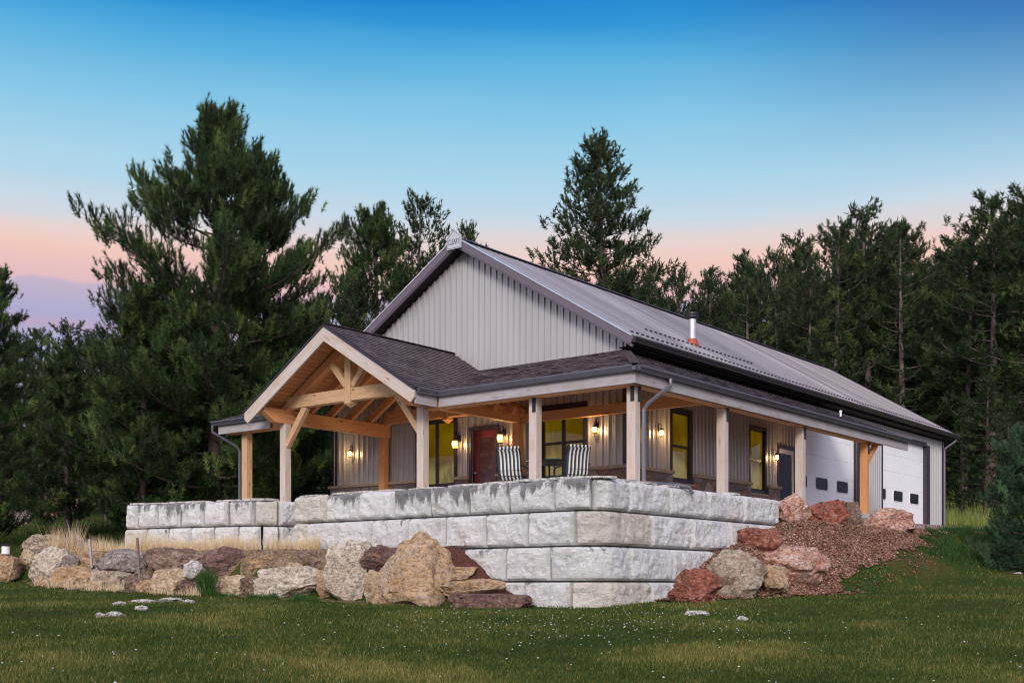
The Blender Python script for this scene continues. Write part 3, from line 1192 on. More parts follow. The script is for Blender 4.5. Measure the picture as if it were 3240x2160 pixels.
# side door: white storm door with dark glass
mb = MB()
y0, y1 = sdoor
mb.box(XR - .1, XR + .045, y0 - .08, y0, FLOOR, SD_TOP + .09)
mb.box(XR - .1, XR + .045, y1, y1 + .09, FLOOR, SD_TOP + .09)
mb.box(XR - .1, XR + .045, y0, y1, SD_TOP, SD_TOP + .09)
fr = mb.build("side_door", M["trim"], house)
mb = MB()
mb.box(XR - .05, XR - .01, y0, y0 + .10, FLOOR, SD_TOP)
mb.box(XR - .05, XR - .01, y1 - .12, y1, FLOOR, SD_TOP)
mb.box(XR - .05, XR - .01, y0 + .1, y1 - .12, SD_TOP - .13, SD_TOP)
mb.box(XR - .05, XR - .01, y0 + .1, y1 - .12, FLOOR, FLOOR + .32)
mb.box(XR - .008, XR + .004, y0 + .1, y1 - .12, FLOOR + .32, FLOOR + .37)
mb.build("storm_door", M["white"], fr)
mb = MB()
mb.box(XR - .04, XR - .03, y0 + .1, y1 - .12, FLOOR + .32, SD_TOP - .13)
mb.build("glass_panel", M["dark_glass"], fr)

# garage doors
def rrect(mb, y0, y1, z0, z1, x, r=.05):
    pts = []
    for cy_, cz_, a0 in ((y1 - r, z0 + r, -90), (y1 - r, z1 - r, 0), (y0 + r, z1 - r, 90), (y0 + r, z0 + r, 180)):
        for k in range(4):
            a = R(a0 + k * 30)
            pts.append((x, cy_ + r * math.cos(a), cz_ + r * math.sin(a)))
    mb.quad(*pts)
    return pts


win_c = {0: [33.75, 35.3, 36.1 + .02], 1: [39.4, 41.0, 42.6]}
win_c[0] = [33.0, 34.52, 36.1]
for gi, (y0, y1) in enumerate(gar):
    mb = MB()
    xp = XR - .10
    n = 6
    hh = (G_TOP - 1.7) / n
    hh = .575
    for i in range(n):
        z1 = G_TOP - i * hh
        z0 = max(z1 - hh, 1.6)
        # panel with a recessed seam and a shallow woodgrain rib
        mb.quad((xp, y0, z0 + .012), (xp, y1, z0 + .012), (xp, y1, z1 - .006), (xp, y0, z1 - .006))
        mb.quad((xp - .012, y0, z0 - .0), (xp - .012, y1, z0 - .0), (xp, y1, z0 + .012), (xp, y0, z0 + .012))
        mb.quad((xp, y0, z1 - .006), (xp, y1, z1 - .006), (xp - .012, y1, z1), (xp - .012, y0, z1))
    gd_ = mb.build("garage_door", M["white_door"], house)
    for wc in win_c[gi]:
        zc = G_TOP - hh * 3.42
        f = MB()
        pts_o = []
        a0, a1, b0, b1 = wc - .47, wc + .47, zc - .21, zc + .21
        o_ = MB()
        po = rrect(o_, a0, a1, b0, b1, xp + .012, .09)
        pi_ = rrect(o_, a0 + .03, a1 - .03, b0 + .03, b1 - .03, xp + .016, .08)
        o_ = MB()
        for k in range(len(po)):
            q = (k + 1) % len(po)
            o_.quad(po[k], po[q], pi_[q], pi_[k])
            o_.quad((xp - .0, po[k][1], po[k][2]), (xp, po[q][1], po[q][2]), po[q], po[k])
        wf = o_.build("door_window", M["white"], gd_)
        g = MB()
        rrect(g, a0 + .03, a1 - .03, b0 + .03, b1 - .03, xp + .004, .08)
        g.build("pane", M["dark_glass"], wf)
    mb = MB()
    mb.box(XR - .10, XR + .04, y0 - .05, y0, 1.7, G_TOP + .05)
    mb.box(XR - .10, XR + .04, y1, y1 + .34, 1.7, G_TOP + .05)
    mb.box(XR - .10, XR + .04, y0, y1, G_TOP, G_TOP + .14)
    mb.build("garage_trim", M["trim"], house)

# stone wainscot and cap
def wains(segs, axis):
    for a, b in segs:
        mb, mc = MB(), MB()
        if axis == "x":
            mb.box(a, b, YF - .10, YF - .005, 1.8, 2.72)
            mc.box(a - .04, b + .02, YF - .16, YF - .004, 2.722, 2.80)
        else:
            mb.box(XR + .005, XR + .10, a, b, 1.8, 2.72)
            mc.box(XR + .004, XR + .16, a - .02, b + .02, 2.722, 2.80)
        mb.build("stone_wainscot", M["veneer"], house)
        mc.build("wainscot_cap", M["cap_stone"], house, bevel=.008)


wains([(XL - .08, front_win[0][0] - .1), (front_win[0][1] + .1, door_x[0] - .09), (door_x[1] + .09, front_win[1][0] - .1), (front_win[1][1] + .1, XR + .10)], "x")
wains([(YF + .0, side_win[0][0] - .1), (side_win[0][1] + .1, side_win[1][0] - .1), (side_win[1][1] + .1, sdoor[0] - .09)], "y")
for (a, b), ax in ((front_win[0], "x"), (front_win[1], "x"), (side_win[0], "y"), (side_win[1], "y")):
    mb = MB()
    if ax == "x":
        mb.box(a - .1, b + .1, YF - .098, YF - .006, 1.8, WZ0 - .14)
    else:
        mb.box(XR + .006, XR + .098, a - .1, b + .1, 1.8, WZ0 - .14)
    mb.build("stone_wainscot", M["veneer"], house)

# flue on the roof
fl = MB()
fx, fy = XM + 3.93, 28.1
fz = roof_z(fx)
fl.lathe((fx, fy, fz - .05), [(.105, 0), (.105, .80)], 20)
flu = fl.build("flue_pipe", M["steel"], house, smooth=True)
mb = MB()
mb.lathe((fx, fy, fz + .66), [(.11, 0), (.165, .02), (.175, .05), (.165, .09), (.175, .12), (.165, .17), (.0, .20)], 20)
mb.build("flue_cap", M["black"], flu, smooth=False)
mb = MB()
mb.lathe((fx, fy, fz - .14), [(.23, -.06), (.20, .06), (.17, .12), (.13, .24), (.11, .27)], 14)
mb.build("flue_boot", M["boot"], flu)

# ------------------------------------------------------------------ porch roofs
PZ, PTOP = 4.28, 5.48
ERX0, ERX1, ECX, EZR = -23.15, -17.5, -20.33, 6.02
EM = (EZR - PZ) / (ERX1 - ECX)
EYF, PYF, PXR = 18.78, 19.52, -12.35
VL, VR = ERX0 + (PTOP - PZ) / EM, ERX1 - (PTOP - PZ) / EM


def slope_panel(name, pts, mat_top, under, th=.05, uvdir=None, u_off=0):
    """roof plane given as polygon; first edge is the eave; shingles above, boards below"""
    pts = [Vector(p) for p in pts]
    n = (pts[1] - pts[0]).cross(pts[2] - pts[0]).normalized()
    if n.z < 0:
        n = -n
    e = (pts[1] - pts[0]).normalized()
    up = n.cross(e)
    if up.z < 0:
        up = -up
    uv = [((p - pts[0]).dot(e) + u_off, (p - pts[0]).dot(up)) for p in pts]
    mb = MB()
    # shingle courses: each row is tilted so its lower edge stands proud of the row below
    row, lift = .135, .016
    vmax = max(v for _, v in uv)

    def clip(poly, v, keep_above):
        out_ = []
        for i in range(len(poly)):
            a, b = poly[i], poly[(i + 1) % len(poly)]
            ia, ib = (a[1] >= v) == keep_above, (b[1] >= v) == keep_above
            if ia:
                out_.append(a)
            if ia != ib and abs(b[1] - a[1]) > 1e-9:
                k = (v - a[1]) / (b[1] - a[1])
                out_.append((a[0] + (b[0] - a[0]) * k, v))
        return out_
    v0 = 0.0
    while v0 < vmax - 1e-4:
        v1 = min(v0 + row, vmax)
        pl = clip(clip(uv, v0, True), v1, False)
        if len(pl) >= 3:
            P3 = lambda q: pts[0] + e * (q[0] - u_off) + up * q[1] + n * (lift * max(0, 1 - (q[1] - v0) / row))
            mb.quad(*[P3(q) for q in pl], uv=pl)
            us = sorted(q[0] for q in pl if abs(q[1] - v0) < 1e-5)
            if len(us) >= 2:
                # lower edge broken into tabs of uneven depth
                u = us[0]
                while u < us[-1] - .01:
                    u2 = min(us[-1], u + rng.choice((.16, .24, .3)))
                    dv = rng.choice((0, 0, .012, .022)) if v0 > 0 else 0
                    a, b = (u, v0), (u2, v0)
                    A_, B_ = P3(a), P3(b)
                    A2, B2 = A_ - up * dv - n * .001, B_ - up * dv - n * .001
                    if dv:
                        mb.quad(A2, B2, B_, A_, uv=[(u, v0 - dv), (u2, v0 - dv), b, a])
                    dn_ = n * (lift + .002)
                    mb.quad(A2 - dn_, B2 - dn_, B2, A2, uv=[(u, v0 - dv - .01), (u2, v0 - dv - .01), (u2, v0 - dv), (u, v0 - dv)])
                    u = u2
        v0 += row
    lo = [p - n * th for p in pts]
    for i in range(len(pts)):
        j = (i + 1) % len(pts)
        mb.quad(pts[i], pts[j], lo[j], lo[i], uv=[(0, 0)] * 4)
    # shingle courses: thin proud strips so the lines have real relief
    o = mb.build(name, mat_top, house)
    if under:
        mu = MB()
        lo2 = [p - n * (th + .002) for p in pts]
        lo3 = [p - n * (th + .03) for p in pts]
        mu.quad(*lo3[::-1], uv=[uv[i] for i in range(len(pts) - 1, -1, -1)])
        for i in range(len(pts)):
            j = (i + 1) % len(pts)
            mu.quad(lo2[i], lo2[j], lo3[j], lo3[i])
        mu.build("roof_decking", under, house)
    return o


slope_panel("shingle_roof", [(ERX1, EYF, PZ), (ERX1, PYF, PZ), (VR, YF, PTOP), (ECX, YF, EZR), (ECX, EYF, EZR)], M["shingle"], M["deck"])
slope_panel("shingle_roof", [(ERX0, PYF, PZ), (ERX0, EYF, PZ), (ECX, EYF, EZR), (ECX, YF, EZR), (VL, YF, PTOP)], M["shingle"], M["deck"], u_off=3)
slope_panel("shingle_roof", [(ERX1, PYF, PZ), (PXR, PYF, PZ), (XR, YF, PTOP), (VR, YF, PTOP)], M["shingle"], M["deck"], u_off=5)
slope_panel("shingle_roof", [(-25.3, PYF, PZ), (ERX0, PYF, PZ), (VL, YF, PTOP), (-25.3, YF, PTOP)], M["shingle"], M["deck"], u_off=9)
slope_panel("shingle_roof", [(PXR, PYF, PZ), (PXR, 34.3, PZ), (XR, 34.3, 5.40), (XR, YF, 5.40)], M["shingle"], M["deck"], u_off=13)
mb = MB()   # hip cap and ridge cap shingles
def capstrip(p0, p1, w=.14, n=24):
    p0, p1 = Vector(p0), Vector(p1)
    for i in range(n):
        a, b = p0.lerp(p1, i / n), p0.lerp(p1, (i + 1.15) / n if i < n - 1 else 1)
        mb.bar(a + Vector((0, 0, .022)), b + Vector((0, 0, .012)), w * 2, .012)


capstrip((PXR, PYF, PZ + .01), (XR, YF, 5.45), .10, 22)
mb.build("ridge_shingles", M["shingle"], house)
mb = MB()
capstrip((ECX, EYF, EZR), (ECX, YF, EZR), .08, 22)
mb.build("ridge_shingles", M["shingle"], house)

# gutters of the porch
def pg(p0, p1, o_):
    mb = MB()
    gutter(mb, p0, p1, o_)
    return mb.build("porch_gutter", M["gutter"], house)


pg((ERX1 + .0, PYF, PZ - .01), (PXR + .115, PYF, PZ - .01), (0, -1, 0))
pg((-25.35, PYF, PZ - .01), (ERX0, PYF, PZ - .01), (0, -1, 0))
pg((PXR, PYF - .115, PZ - .01), (PXR, 34.4, PZ - .01), (1, 0, 0))
pg((ERX1, EYF + .06, PZ - .01), (ERX1, PYF - .0, PZ - .01), (1, 0, 0))

# ------------------------------------------------------------------ porch timbers
def timber(name, p0, p1, w, h, mat_, up=(0, 0, 1), parent=house, bevel=.008):
    mb = MB()
    mb.bar(p0, p1, w, h, up=up)
    return mb.build(name, mat_, parent, bevel=bevel)


BZ = 3.93
# outer weathered boards
timber("fascia_board", (ERX1 + .02, PYF + .045, 4.055), (PXR - .045, PYF + .045, 4.055), .045, .25, M["timber_grey"])
timber("fascia_board", (PXR - .045, PYF + .023, 4.055), (PXR - .045, 34.42, 4.055), .045, .25, M["timber_grey"])
timber("fascia_board", (-25.2, PYF + .045, 4.055), (ERX0 - .0, PYF + .045, 4.055), .045, .25, M["timber_grey"])
timber("fascia_board", (ERX1 - .04, EYF + .06, 4.055), (ERX1 - .04, PYF + .02, 4.055), .045, .25, M["timber_grey"])
# inner beams
timber("porch_beam", (-18.0, 19.78, 4.07), (-12.5, 19.78, 4.07), .32, .28, M["timber_orange"])
timber("porch_beam", (-12.60, 19.98, 4.07), (-12.60, 32.7, 4.07), .26, .28, M["timber_orange"])
timber("porch_beam", (-25.1, 19.78, 4.07), (-22.75, 19.78, 4.07), .32, .28, M["timber_orange"])
timber("porch_beam", (-12.75, 21.0, 4.2), (-12.75, 34.2, 4.2), .06, .16, M["timber_orange"])


def post(x, y, z1, mat_, bracket=None, w=.2):
    mb = MB()
    mb.bar((x, y, FLOOR - .02), (x, y, z1), w, w, up=(0, 1, 0))
    o = mb.build("porch_post", mat_, house, bevel=.012)
    if bracket:
        b = MB()
        bx, by = bracket
        if bx:
            b.box(x + w / 2 + .001, x + w / 2 + .012, y + .0, y + w / 2 + .005, z1 - .3, z1 + .02)
        if by:
            b.box(x + .0, x + w / 2 - .01, y - w / 2 - .012, y - w / 2 - .001, z1 - .3, z1 + .02)
        b.build("steel_bracket", M["black"], o)
    return o


P1 = post(-24.5, 19.92, BZ, M["timber"], (0, 0))
post(-15.09, 19.92, BZ, M["timber_pale"], (0, 1))
post(-12.65, 19.92, BZ, M["timber_pale"], (1, 1))
for yy, mm_ in ((23.6, "timber_pale"), (27.65, "timber_pale"), (31.8, "timber_orange")):
    post(-12.65, yy, BZ, M[mm_], (1, 0))
TL, TR, TY = -22.65, -18.03, 19.62
post(TL, TY, 4.0, M["timber_pale"])
post(TR, TY, 4.0, M["timber_pale"])
post(TL, 23.08, 4.0, M["timber_orange"])
post(TR, 23.08, 4.0, M["timber_orange"])
# plates with shaped tails
for x in (TL, TR):
    mb = MB()
    w = .1
    prof = [(18.86, 4.33), (18.86, 4.22), (19.2, 4.0), (23.25, 4.0), (23.25, 4.33)]
    A = [Vector((x - w, y, z)) for y, z in prof]
    B = [Vector((x + w, y, z)) for y, z in prof]
    mb.quad(*A, uv=[(y, z) for y, z in prof])
    mb.quad(*B[::-1], uv=[(y, z + 3) for y, z in prof[::-1]])
    for i in range(len(prof)):
        j = (i + 1) % len(prof)
        l = (A[j] - A[i]).length
        mb.quad(A[i], B[i], B[j], A[j], uv=[(0, 0), (0, .2), (l, .2), (l, 0)])
    mb.build("porch_plate", M["timber_orange"], house)
# front and rear trusses
for ty, mt, mt2 in ((TY, "timber", "timber"), (23.08, "timber_orange", "timber_orange")):
    timber("truss_tie_beam", (TL + .12, ty, 4.49), (TR - .12, ty, 4.49), .2, .30, M[mt])
    ztop = lambda x: EZR - EM * abs(x - ECX) - .28
    for sg in (-1, 1):
        timber("truss_chord", (ECX + sg * 2.5, ty, ztop(ECX + 2.5)), (ECX + sg * .02, ty, ztop(ECX)), .16, .22, M["timber_orange" if sg < 0 else mt2])
        timber("truss_strut", (ECX + sg * .10, ty, 4.70), (ECX + sg * .66, ty, ztop(ECX + .66) + .0), .15, .15, M[mt])
        if ty == TY:
            timber("knee_brace", ((TL + .06, TR - .06)[sg > 0], ty, 3.45), ((TL + .78, TR - .78)[sg > 0], ty, 4.36), .14, .16, M[mt])
    mb = MB()
    mb.bar((ECX, ty, 4.28), (ECX, ty, 5.62), .19, .24, up=(0, 1, 0))
    q = .12
    mb.quad((ECX - .095, ty - q, 4.28), (ECX + .095, ty - q, 4.28), (ECX, ty, 4.18))
    mb.quad((ECX + .095, ty - q, 4.28), (ECX + .095, ty + q, 4.28), (ECX, ty, 4.18))
    mb.quad((ECX + .095, ty + q, 4.28), (ECX - .095, ty + q, 4.28), (ECX, ty, 4.18))
    mb.quad((ECX - .095, ty + q, 4.28), (ECX - .095, ty - q, 4.28), (ECX, ty, 4.18))
    mb.build("king_post", M[mt], house)
timber("ridge_beam", (ECX, 18.9, 5.74), (ECX, 23.25, 5.74), .14, .26, M["timber_orange"])
for sg in (-1, 1):
    for ry in (20.45, 21.15, 21.85, 22.55):
        timber("rafter", (ECX + sg * 2.62, ry, EZR - EM * 2.62 - .19), (ECX + sg * .06, ry, EZR - EM * .06 - .19), .10, .19, M["timber_orange"])
# bargeboards
for sg, ex in ((1, ERX1), (-1, ERX0)):
    half = abs(ex - ECX)
    zt = lambda h: EZR - EM * h - .085
    mb = MB()
    # polygon of the board in the gable plane, thick 45 mm
    pr = [(0, EZR - .07), (half, PZ - .07), (half - .04, PZ - .30), (half - .12, PZ - .36 + .0), (0, EZR - .40)]
    pr = [(0, EZR - .06), (half + .01, PZ - .06), (half + .01, PZ - .22), (half - .10, PZ - .32), (0, EZR - .39)]
    y0b, y1b = EYF - .03, EYF + .02
    ou = 7 * sg
    Fq = [Vector((ECX + sg * a, y0b, z)) for a, z in pr]
    Bq = [Vector((ECX + sg * a, y1b, z)) for a, z in pr]
    uvp = [((p - Fq[0]).dot(Vector((sg, 0, -EM)).normalized()) + ou, (p - Fq[0]).dot(Vector((sg * EM, 0, 1)).normalized())) for p in Fq]
    mb.quad(*Fq, uv=uvp)
    mb.quad(*Bq[::-1])
    for i in range(5):
        j = (i + 1) % 5
        mb.quad(Fq[i], Fq[j], Bq[j], Bq[i])
    mb.build("bargeboard", M["timber_pale"], house)
mb = MB()
for sg, ex in ((1, ERX1), (-1, ERX0)):
    half = abs(ex - ECX)
    mb.bar((ECX, EYF - .01, EZR - .035), (ECX + sg * (half + .03), EYF - .01, PZ - .045), .10, .035, up=(sg * EM, 0, 1))
mb.build("drip_edge", M["trim"], house)
# brace at the far end of the side porch
timber("knee_brace", (-12.65, 31.88, 3.35), (-12.65, 32.62, 3.98), .12, .14, M["timber_orange"])
# interior ties of the front porch
timber("porch_beam", (-12.8, 23.12, 4.1), (-18.0, 23.12, 4.1), .12, .24, M["timber_orange"])
for rx, ye, ze in ((-16.6, 23.2, PTOP - .2), (-15.2, 23.0, PTOP - .26), (-13.8, 21.4, 4.67)):
    timber("porch_rafter", (rx, 19.9, PZ - .12 + .08), (rx, ye, ze), .07, .14, M["timber_orange"])
for ry in np.arange(23.7, 34, 1.35):
    timber("porch_rafter", (-12.75, ry, PZ + .02), (XR + .03, ry, 5.40 - .18), .06, .12, M["timber_orange"])

# downspouts of the porch
mb = MB()
mb.tube([(PXR + .05, 20.75, 4.16), (PXR + .05, 20.75, 4.02), (-12.50, 20.22, 3.62), (-12.52, 20.10, 3.50), (-12.52, 20.10, 2.1), (-12.5, 20.10, FLOOR + .03)], .045, 6)
mb.build("downspout", M["downspout"], house)
mb = MB()
mb.tube([(-25.28, 19.42, 4.16), (-25.28, 19.42, 3.98), (-24.78, 19.80, 3.62), (-24.70, 19.84, 3.5), (-24.70, 19.84, FLOOR)], .036, 6)
mb.build("downspout", M["gutter"], house)
# drain hose that comes over the wall top
mb = MB()
pa = Vector((-11.6, 17.9, 1.88))
mb.tube([(-11.72, 17.2, 1.87), (-11.55, 18.6, 1.875), (-11.40, 19.35, 1.88), (-11.22, 19.62, 1.84), (-11.17, 19.68, 1.72)], [.035, .035, .04, .04, .035], 8)
tag(mb.build("drain_spout", M["downspout"]), "grey metal drain spout bent over the top of the right wall", "drain spout")

# vent cap near the porch roof end
mb = MB()
mb.lathe((-13.55, 32.3, 4.80), [(.03, 0), (.03, .12), (.042, .12), (.042, .17), (0, .18)], 12)
mb.build("vent_pipe", M["white"], house)

# porch slab
mb = MB()
mb.box(-24.95, -12.3, 19.5, 23.28, 1.5, FLOOR)
mb.box(-14.98, -12.31, 23.281, 33.6, 1.5, FLOOR - .002)
mb.build("porch_slab", M["concrete"], house)

# sign at the ridge
M["sign"] = plain("sign_plate", (.46, .47, .50), .5, var=.05)
sign = empty("gable_sign", (XM, ROOF_Y0 - .06, ZRDG - .15), "small white house shaped plaque with lettering at the gable peak", "sign")
sx, sy, sz = XM, ROOF_Y0 - .05, ZRDG - .2
prf = [(-.24, -.10), (.24, -.10), (.24, .22), (.0, .42), (-.24, .22)]


def plate(pr, y0_, y1_, mat_, name, par):
    mb = MB()
    A = [Vector((sx + a, y0_, sz + b)) for a, b in pr]
    B = [Vector((sx + a, y1_, sz + b)) for a, b in pr]
    mb.quad(*A)
    mb.quad(*B[::-1])
    for i in range(len(pr)):
        j = (i + 1) % len(pr)
        mb.quad(A[i], A[j], B[j], B[i])
    return mb.build(name, mat_, par)


plate(prf, sy - .02, sy, M["sign"], "plaque", sign)
mb = MB()
pr2 = [(a * .86, b * .86 + .012) for a, b in prf]
for i in range(len(pr2)):
    j = (i + 1) % len(pr2)
    mb.bar((sx + pr2[i][0], sy - .022, sz + pr2[i][1]), (sx + pr2[j][0], sy - .022, sz + pr2[j][1]), .008, .012, up=(0, 1, 0))
mb.build("plaque_border", M["gutter"], sign)
cu = bpy.data.curves.new("lettering", "FONT")
cu.body = "CLEARY"
cu.size = .135
cu.extrude = .003
cu.align_x = "CENTER"
to = bpy.data.objects.new("lettering", cu)
COL.objects.link(to)
bpy.context.view_layer.update()
dg = bpy.context.evaluated_depsgraph_get()
tm = bpy.data.meshes.new_from_object(to.evaluated_get(dg))
bpy.data.objects.remove(to)
to = bpy.data.objects.new("lettering", tm)
COL.objects.link(to)
tm.materials.append(M["gutter"])
to.parent = sign
to.location = (sx - sign.location.x, sy - .024 - sign.location.y, sz + .02 - sign.location.z)
to.rotation_euler = (R(90), 0, 0)
to.scale = (.78, 1.5, 1)

# ------------------------------------------------------------------ wall lanterns
def lantern(loc, out_dir, label, big):
    k = 1.0 if big else .72
    t = empty("wall_lantern", loc, label, "lantern", "lit wall lanterns on the porch walls")
    L = Vector(loc)
    o_ = Vector(out_dir)
    c = L + o_ * .16 * k
    mb = MB()
    mb.bar(L + Vector((0, 0, .14 * k)), L + Vector((0, 0, .14 * k)) + o_ * .02, .11 * k, .17 * k)
    pts = [L + o_ * .02 + Vector((0, 0, .12 * k))]
    for i in range(9):
        a = R(180 - i * 28)
        pts.append(L + o_ * (.09 * k + .07 * k * math.cos(a)) + Vector((0, 0, .23 * k + .07 * k * math.sin(a))))
    pts.append(c + Vector((0, 0, .15 * k)))
    mb.tube(pts, .009, 6)
    mb.lathe(c + Vector((0, 0, .07 * k)), [(.085 * k, 0), (.08 * k, .015), (.04 * k, .045), (.035 * k, .08 * k), (0, .10 * k)], 12)
    mb.lathe(c + Vector((0, 0, -.15 * k)), [(0, 0), (.06 * k, .0), (.065 * k, .02), (0, .022)], 12)
    for i in range(6):
        a = i * math.pi / 3
        d = Vector((math.cos(a), math.sin(a), 0))
        mb.tube([c + d * .085 * k + Vector((0, 0, .075 * k)), c + d * .09 * k - Vector((0, 0, .03 * k)), c + d * .062 * k - Vector((0, 0, .14 * k))], .005, 4)
    mb.build("lantern_frame", M["black"], t)
    mb = MB()
    mb.lathe(c, [(.055 * k, -.13 * k), (.072 * k, -.09 * k), (.078 * k, -.02 * k), (.07 * k, .07 * k)], 14)
    mb.build("glass_shade", M["amber"], t, smooth=True)
    mb = MB()
    mb.lathe(c, [(0, -.055), (.022, -.045), (.03, -.015), (.02, .02), (.012, .045), (0, .05)], 12)
    mb.build("bulb", M["bulb"], t, smooth=True)
    ld = bpy.data.lights.new("lantern_light", "POINT")
    ld.energy = 34 if big else 28
    ld.color = (1.0, .62, .28)
    ld.shadow_soft_size = .06
    lo = bpy.data.objects.new("lantern_light", ld)
    COL.objects.link(lo)
    lo.parent = t
    lo.location = o_ * .24 * k + Vector((0, 0, -.01))
    return t


lantern((-24.05, YF - .01, 3.68), (0, -1, 0), "small lit lantern on bare siding at the far left end of the porch", False)
lantern((-20.12, YF - .01, 3.66), (0, -1, 0), "large lit lantern on scroll arm between yellow window and red door", True)
lantern((-18.62, YF - .01, 3.70), (0, -1, 0), "large lit lantern on scroll arm right of the red door", True)
lantern((-15.80, YF - .01, 3.68), (0, -1, 0), "small lit lantern between the four pane window and the front corner post", False)
lantern((XR + .01, 24.68, 3.68), (1, 0, 0), "small lit lantern on side wall just past the corner downspout", False)
lantern((XR + .01, 30.95, 3.62), (1, 0, 0), "small lit lantern beside the white storm door on the side wall", False)

# ------------------------------------------------------------------ porch furniture
t = NT("striped_cushion_fabric")
co = t.coord("UV")
sx_ = t.n.new("ShaderNodeSeparateXYZ")
t.l.new(co, sx_.inputs[0])
fr_ = t.math("FRACT", t.math("MULTIPLY", sx_.outputs["X"], 10.8))
cst = t.ramp(fr_, [(0, (.03, .035, .04)), (.52, (.03, .035, .04)), (.56, (.44, .43, .42)), (.96, (.72, .71, .70)), (1, (.03, .035, .04))])
t.bump(t.noise(t.coord("UV", (60, 60, 60)), 3, 2), .3, .003)
M["stripe"] = t.done(cst, .85)


def porch_chair(loc, rz, label):
    t = empty("patio_chair", loc, label, "chair", "striped patio chairs on the porch")
    t.rotation_euler = (0, 0, rz)
    t.scale = (.94, .94, .90)

    def B(mb, name, mat_, **k):
        o = mb.build(name, mat_, None, **k)
        o.parent = t
        return o
    # local: faces +y, width along x
    def sling(y_z, w, th, name):
        mb = MB()
        L = 0
        for (a, b) in zip(y_z[:-1], y_z[1:]):
            l = math.dist(a, b)
            for s_, of in ((1, 0), (-1, th)):
                dy, dz = (b[0] - a[0]) / l, (b[1] - a[1]) / l
                ny, nz_ = -dz * of, dy * of
                mb.quad((-w, a[0] + ny, a[1] + nz_), (w, a[0] + ny, a[1] + nz_), (w, b[0] + ny, b[1] + nz_), (-w, b[0] + ny, b[1] + nz_),
                        uv=[(0, L), (w * 2, L), (w * 2, L + l), (0, L + l)])
            for xx in (-w, w):
                dy, dz = (b[0] - a[0]) / l, (b[1] - a[1]) / l
                ny, nz_ = -dz * th, dy * th
                mb.quad((xx, a[0], a[1]), (xx, b[0], b[1]), (xx, b[0] + ny, b[1] + nz_), (xx, a[0] + ny, a[1] + nz_), uv=[(.01, 0)] * 4)
            L += l
        for (a) in (y_z[0], y_z[-1]):
            mb.quad((-w, a[0], a[1]), (w, a[0], a[1]), (w, a[0] - .0, a[1] + th), (-w, a[0], a[1] + th), uv=[(0, 0), (2 * w, 0), (2 * w, .05), (0, .05)])
        return B(mb, name, M["stripe"])
    sling([(-.14, .42), (-.20, .50), (-.235, .62), (-.25, .78), (-.27, .92), (-.31, 1.04), (-.37, 1.13)], .27, .05, "back_cushion")
    sling([(.33, .43), (.30, .47), (.1, .45), (-.14, .42)], .27, .05, "seat_cushion")
    for sx in (-1, 1):
        mb = MB()
        mb.tube([(sx * .29, -.39, 1.13), (sx * .29, -.30, .95), (sx * .29, -.26, .72), (sx * .29, -.20, .46), (sx * .29, .30, .44), (sx * .29, .36, .40)], .014, 6)
        B(mb, "side_rail", M["darkteal"])
        mb = MB()
        mb.tube([(sx * .31, -.30, .74), (sx * .33, -.12, .68), (sx * .33, .15, .67), (sx * .33, .28, .62), (sx * .32, .30, .44), (sx * .31, .26, .18)], .016, 6)
        B(mb, "armrest", M["darkteal"])
        mb = MB()
        mb.tube([(sx * .28, .26, .42), (sx * .29, .30, .2), (sx * .29, .26, .03), (sx * .29, .0, .015), (sx * .29, -.26, .03), (sx * .29, -.30, .2), (sx * .28, -.2, .44)], .015, 6)
        B(mb, "leg_frame", M["darkteal"])
    mb = MB()
    for yy, zz in ((-.262, .70), (-.33, 1.07), (-.2, .45), (.30, .43), (-.28, .03), (.28, .03)):
        mb.tube([(-.3, yy - .01, zz), (.3, yy - .01, zz)], .012, 6)
    B(mb, "cross_rails", M["darkteal"])
    return t


porch_chair((-16.0, 20.35, FLOOR), R(16), "striped patio chair left of the middle porch post, tilted back")
porch_chair((-14.80, 20.85, FLOOR), R(60), "striped patio chair right of the table, in front of the four pane window")
tb = empty("patio_table", (-15.45, 21.0, FLOOR), "round dark patio table between the two striped chairs", "table")
mb = MB()
mb.lathe((-15.45, 21.0, FLOOR), [(0, .74), (.56, .74), (.58, .765), (.56, .79), (0, .79)], 28)
mb.build("table_top", M["darkteal"], tb)
for a in (45, 135, 225, 315):
    mb = MB()
    dx, dy = math.cos(R(a)), math.sin(R(a))
    p = Vector((-15.45, 21.0, FLOOR))
    mb.tube([p + Vector((dx * .42, dy * .42, .74)), p + Vector((dx * .34, dy * .34, .4)), p + Vector((dx * .46, dy * .46, .0))], .02, 6)
    mb.build("leg", M["darkteal"], tb)
mb = MB()
mb.lathe((-15.45, 21.0, FLOOR), [(.36, .36), (.38, .38), (.36, .40)], 20)
for k in range(8):
    a = k * math.pi / 8
    mb.tube([(-15.45 - .38 * math.cos(a), 21 - .38 * math.sin(a), FLOOR + .38), (-15.45 + .38 * math.cos(a), 21 + .38 * math.sin(a), FLOOR + .38)], .008, 4)
mb.build("shelf_ring", M["darkteal"], tb)

# ------------------------------------------------------------------ terrace fill and block walls
WTOP = 1.83
mb = MB()


def prism(mb, poly, z0, z1):
    top = [Vector((x, y, z1)) for x, y in poly]
    bot = [Vector((x, y, z0)) for x, y in poly]
    mb.quad(*top)
    for i in range(len(poly)):
        j = (i + 1) % len(poly)
        mb.quad(bot[i], bot[j], top[j], top[i])


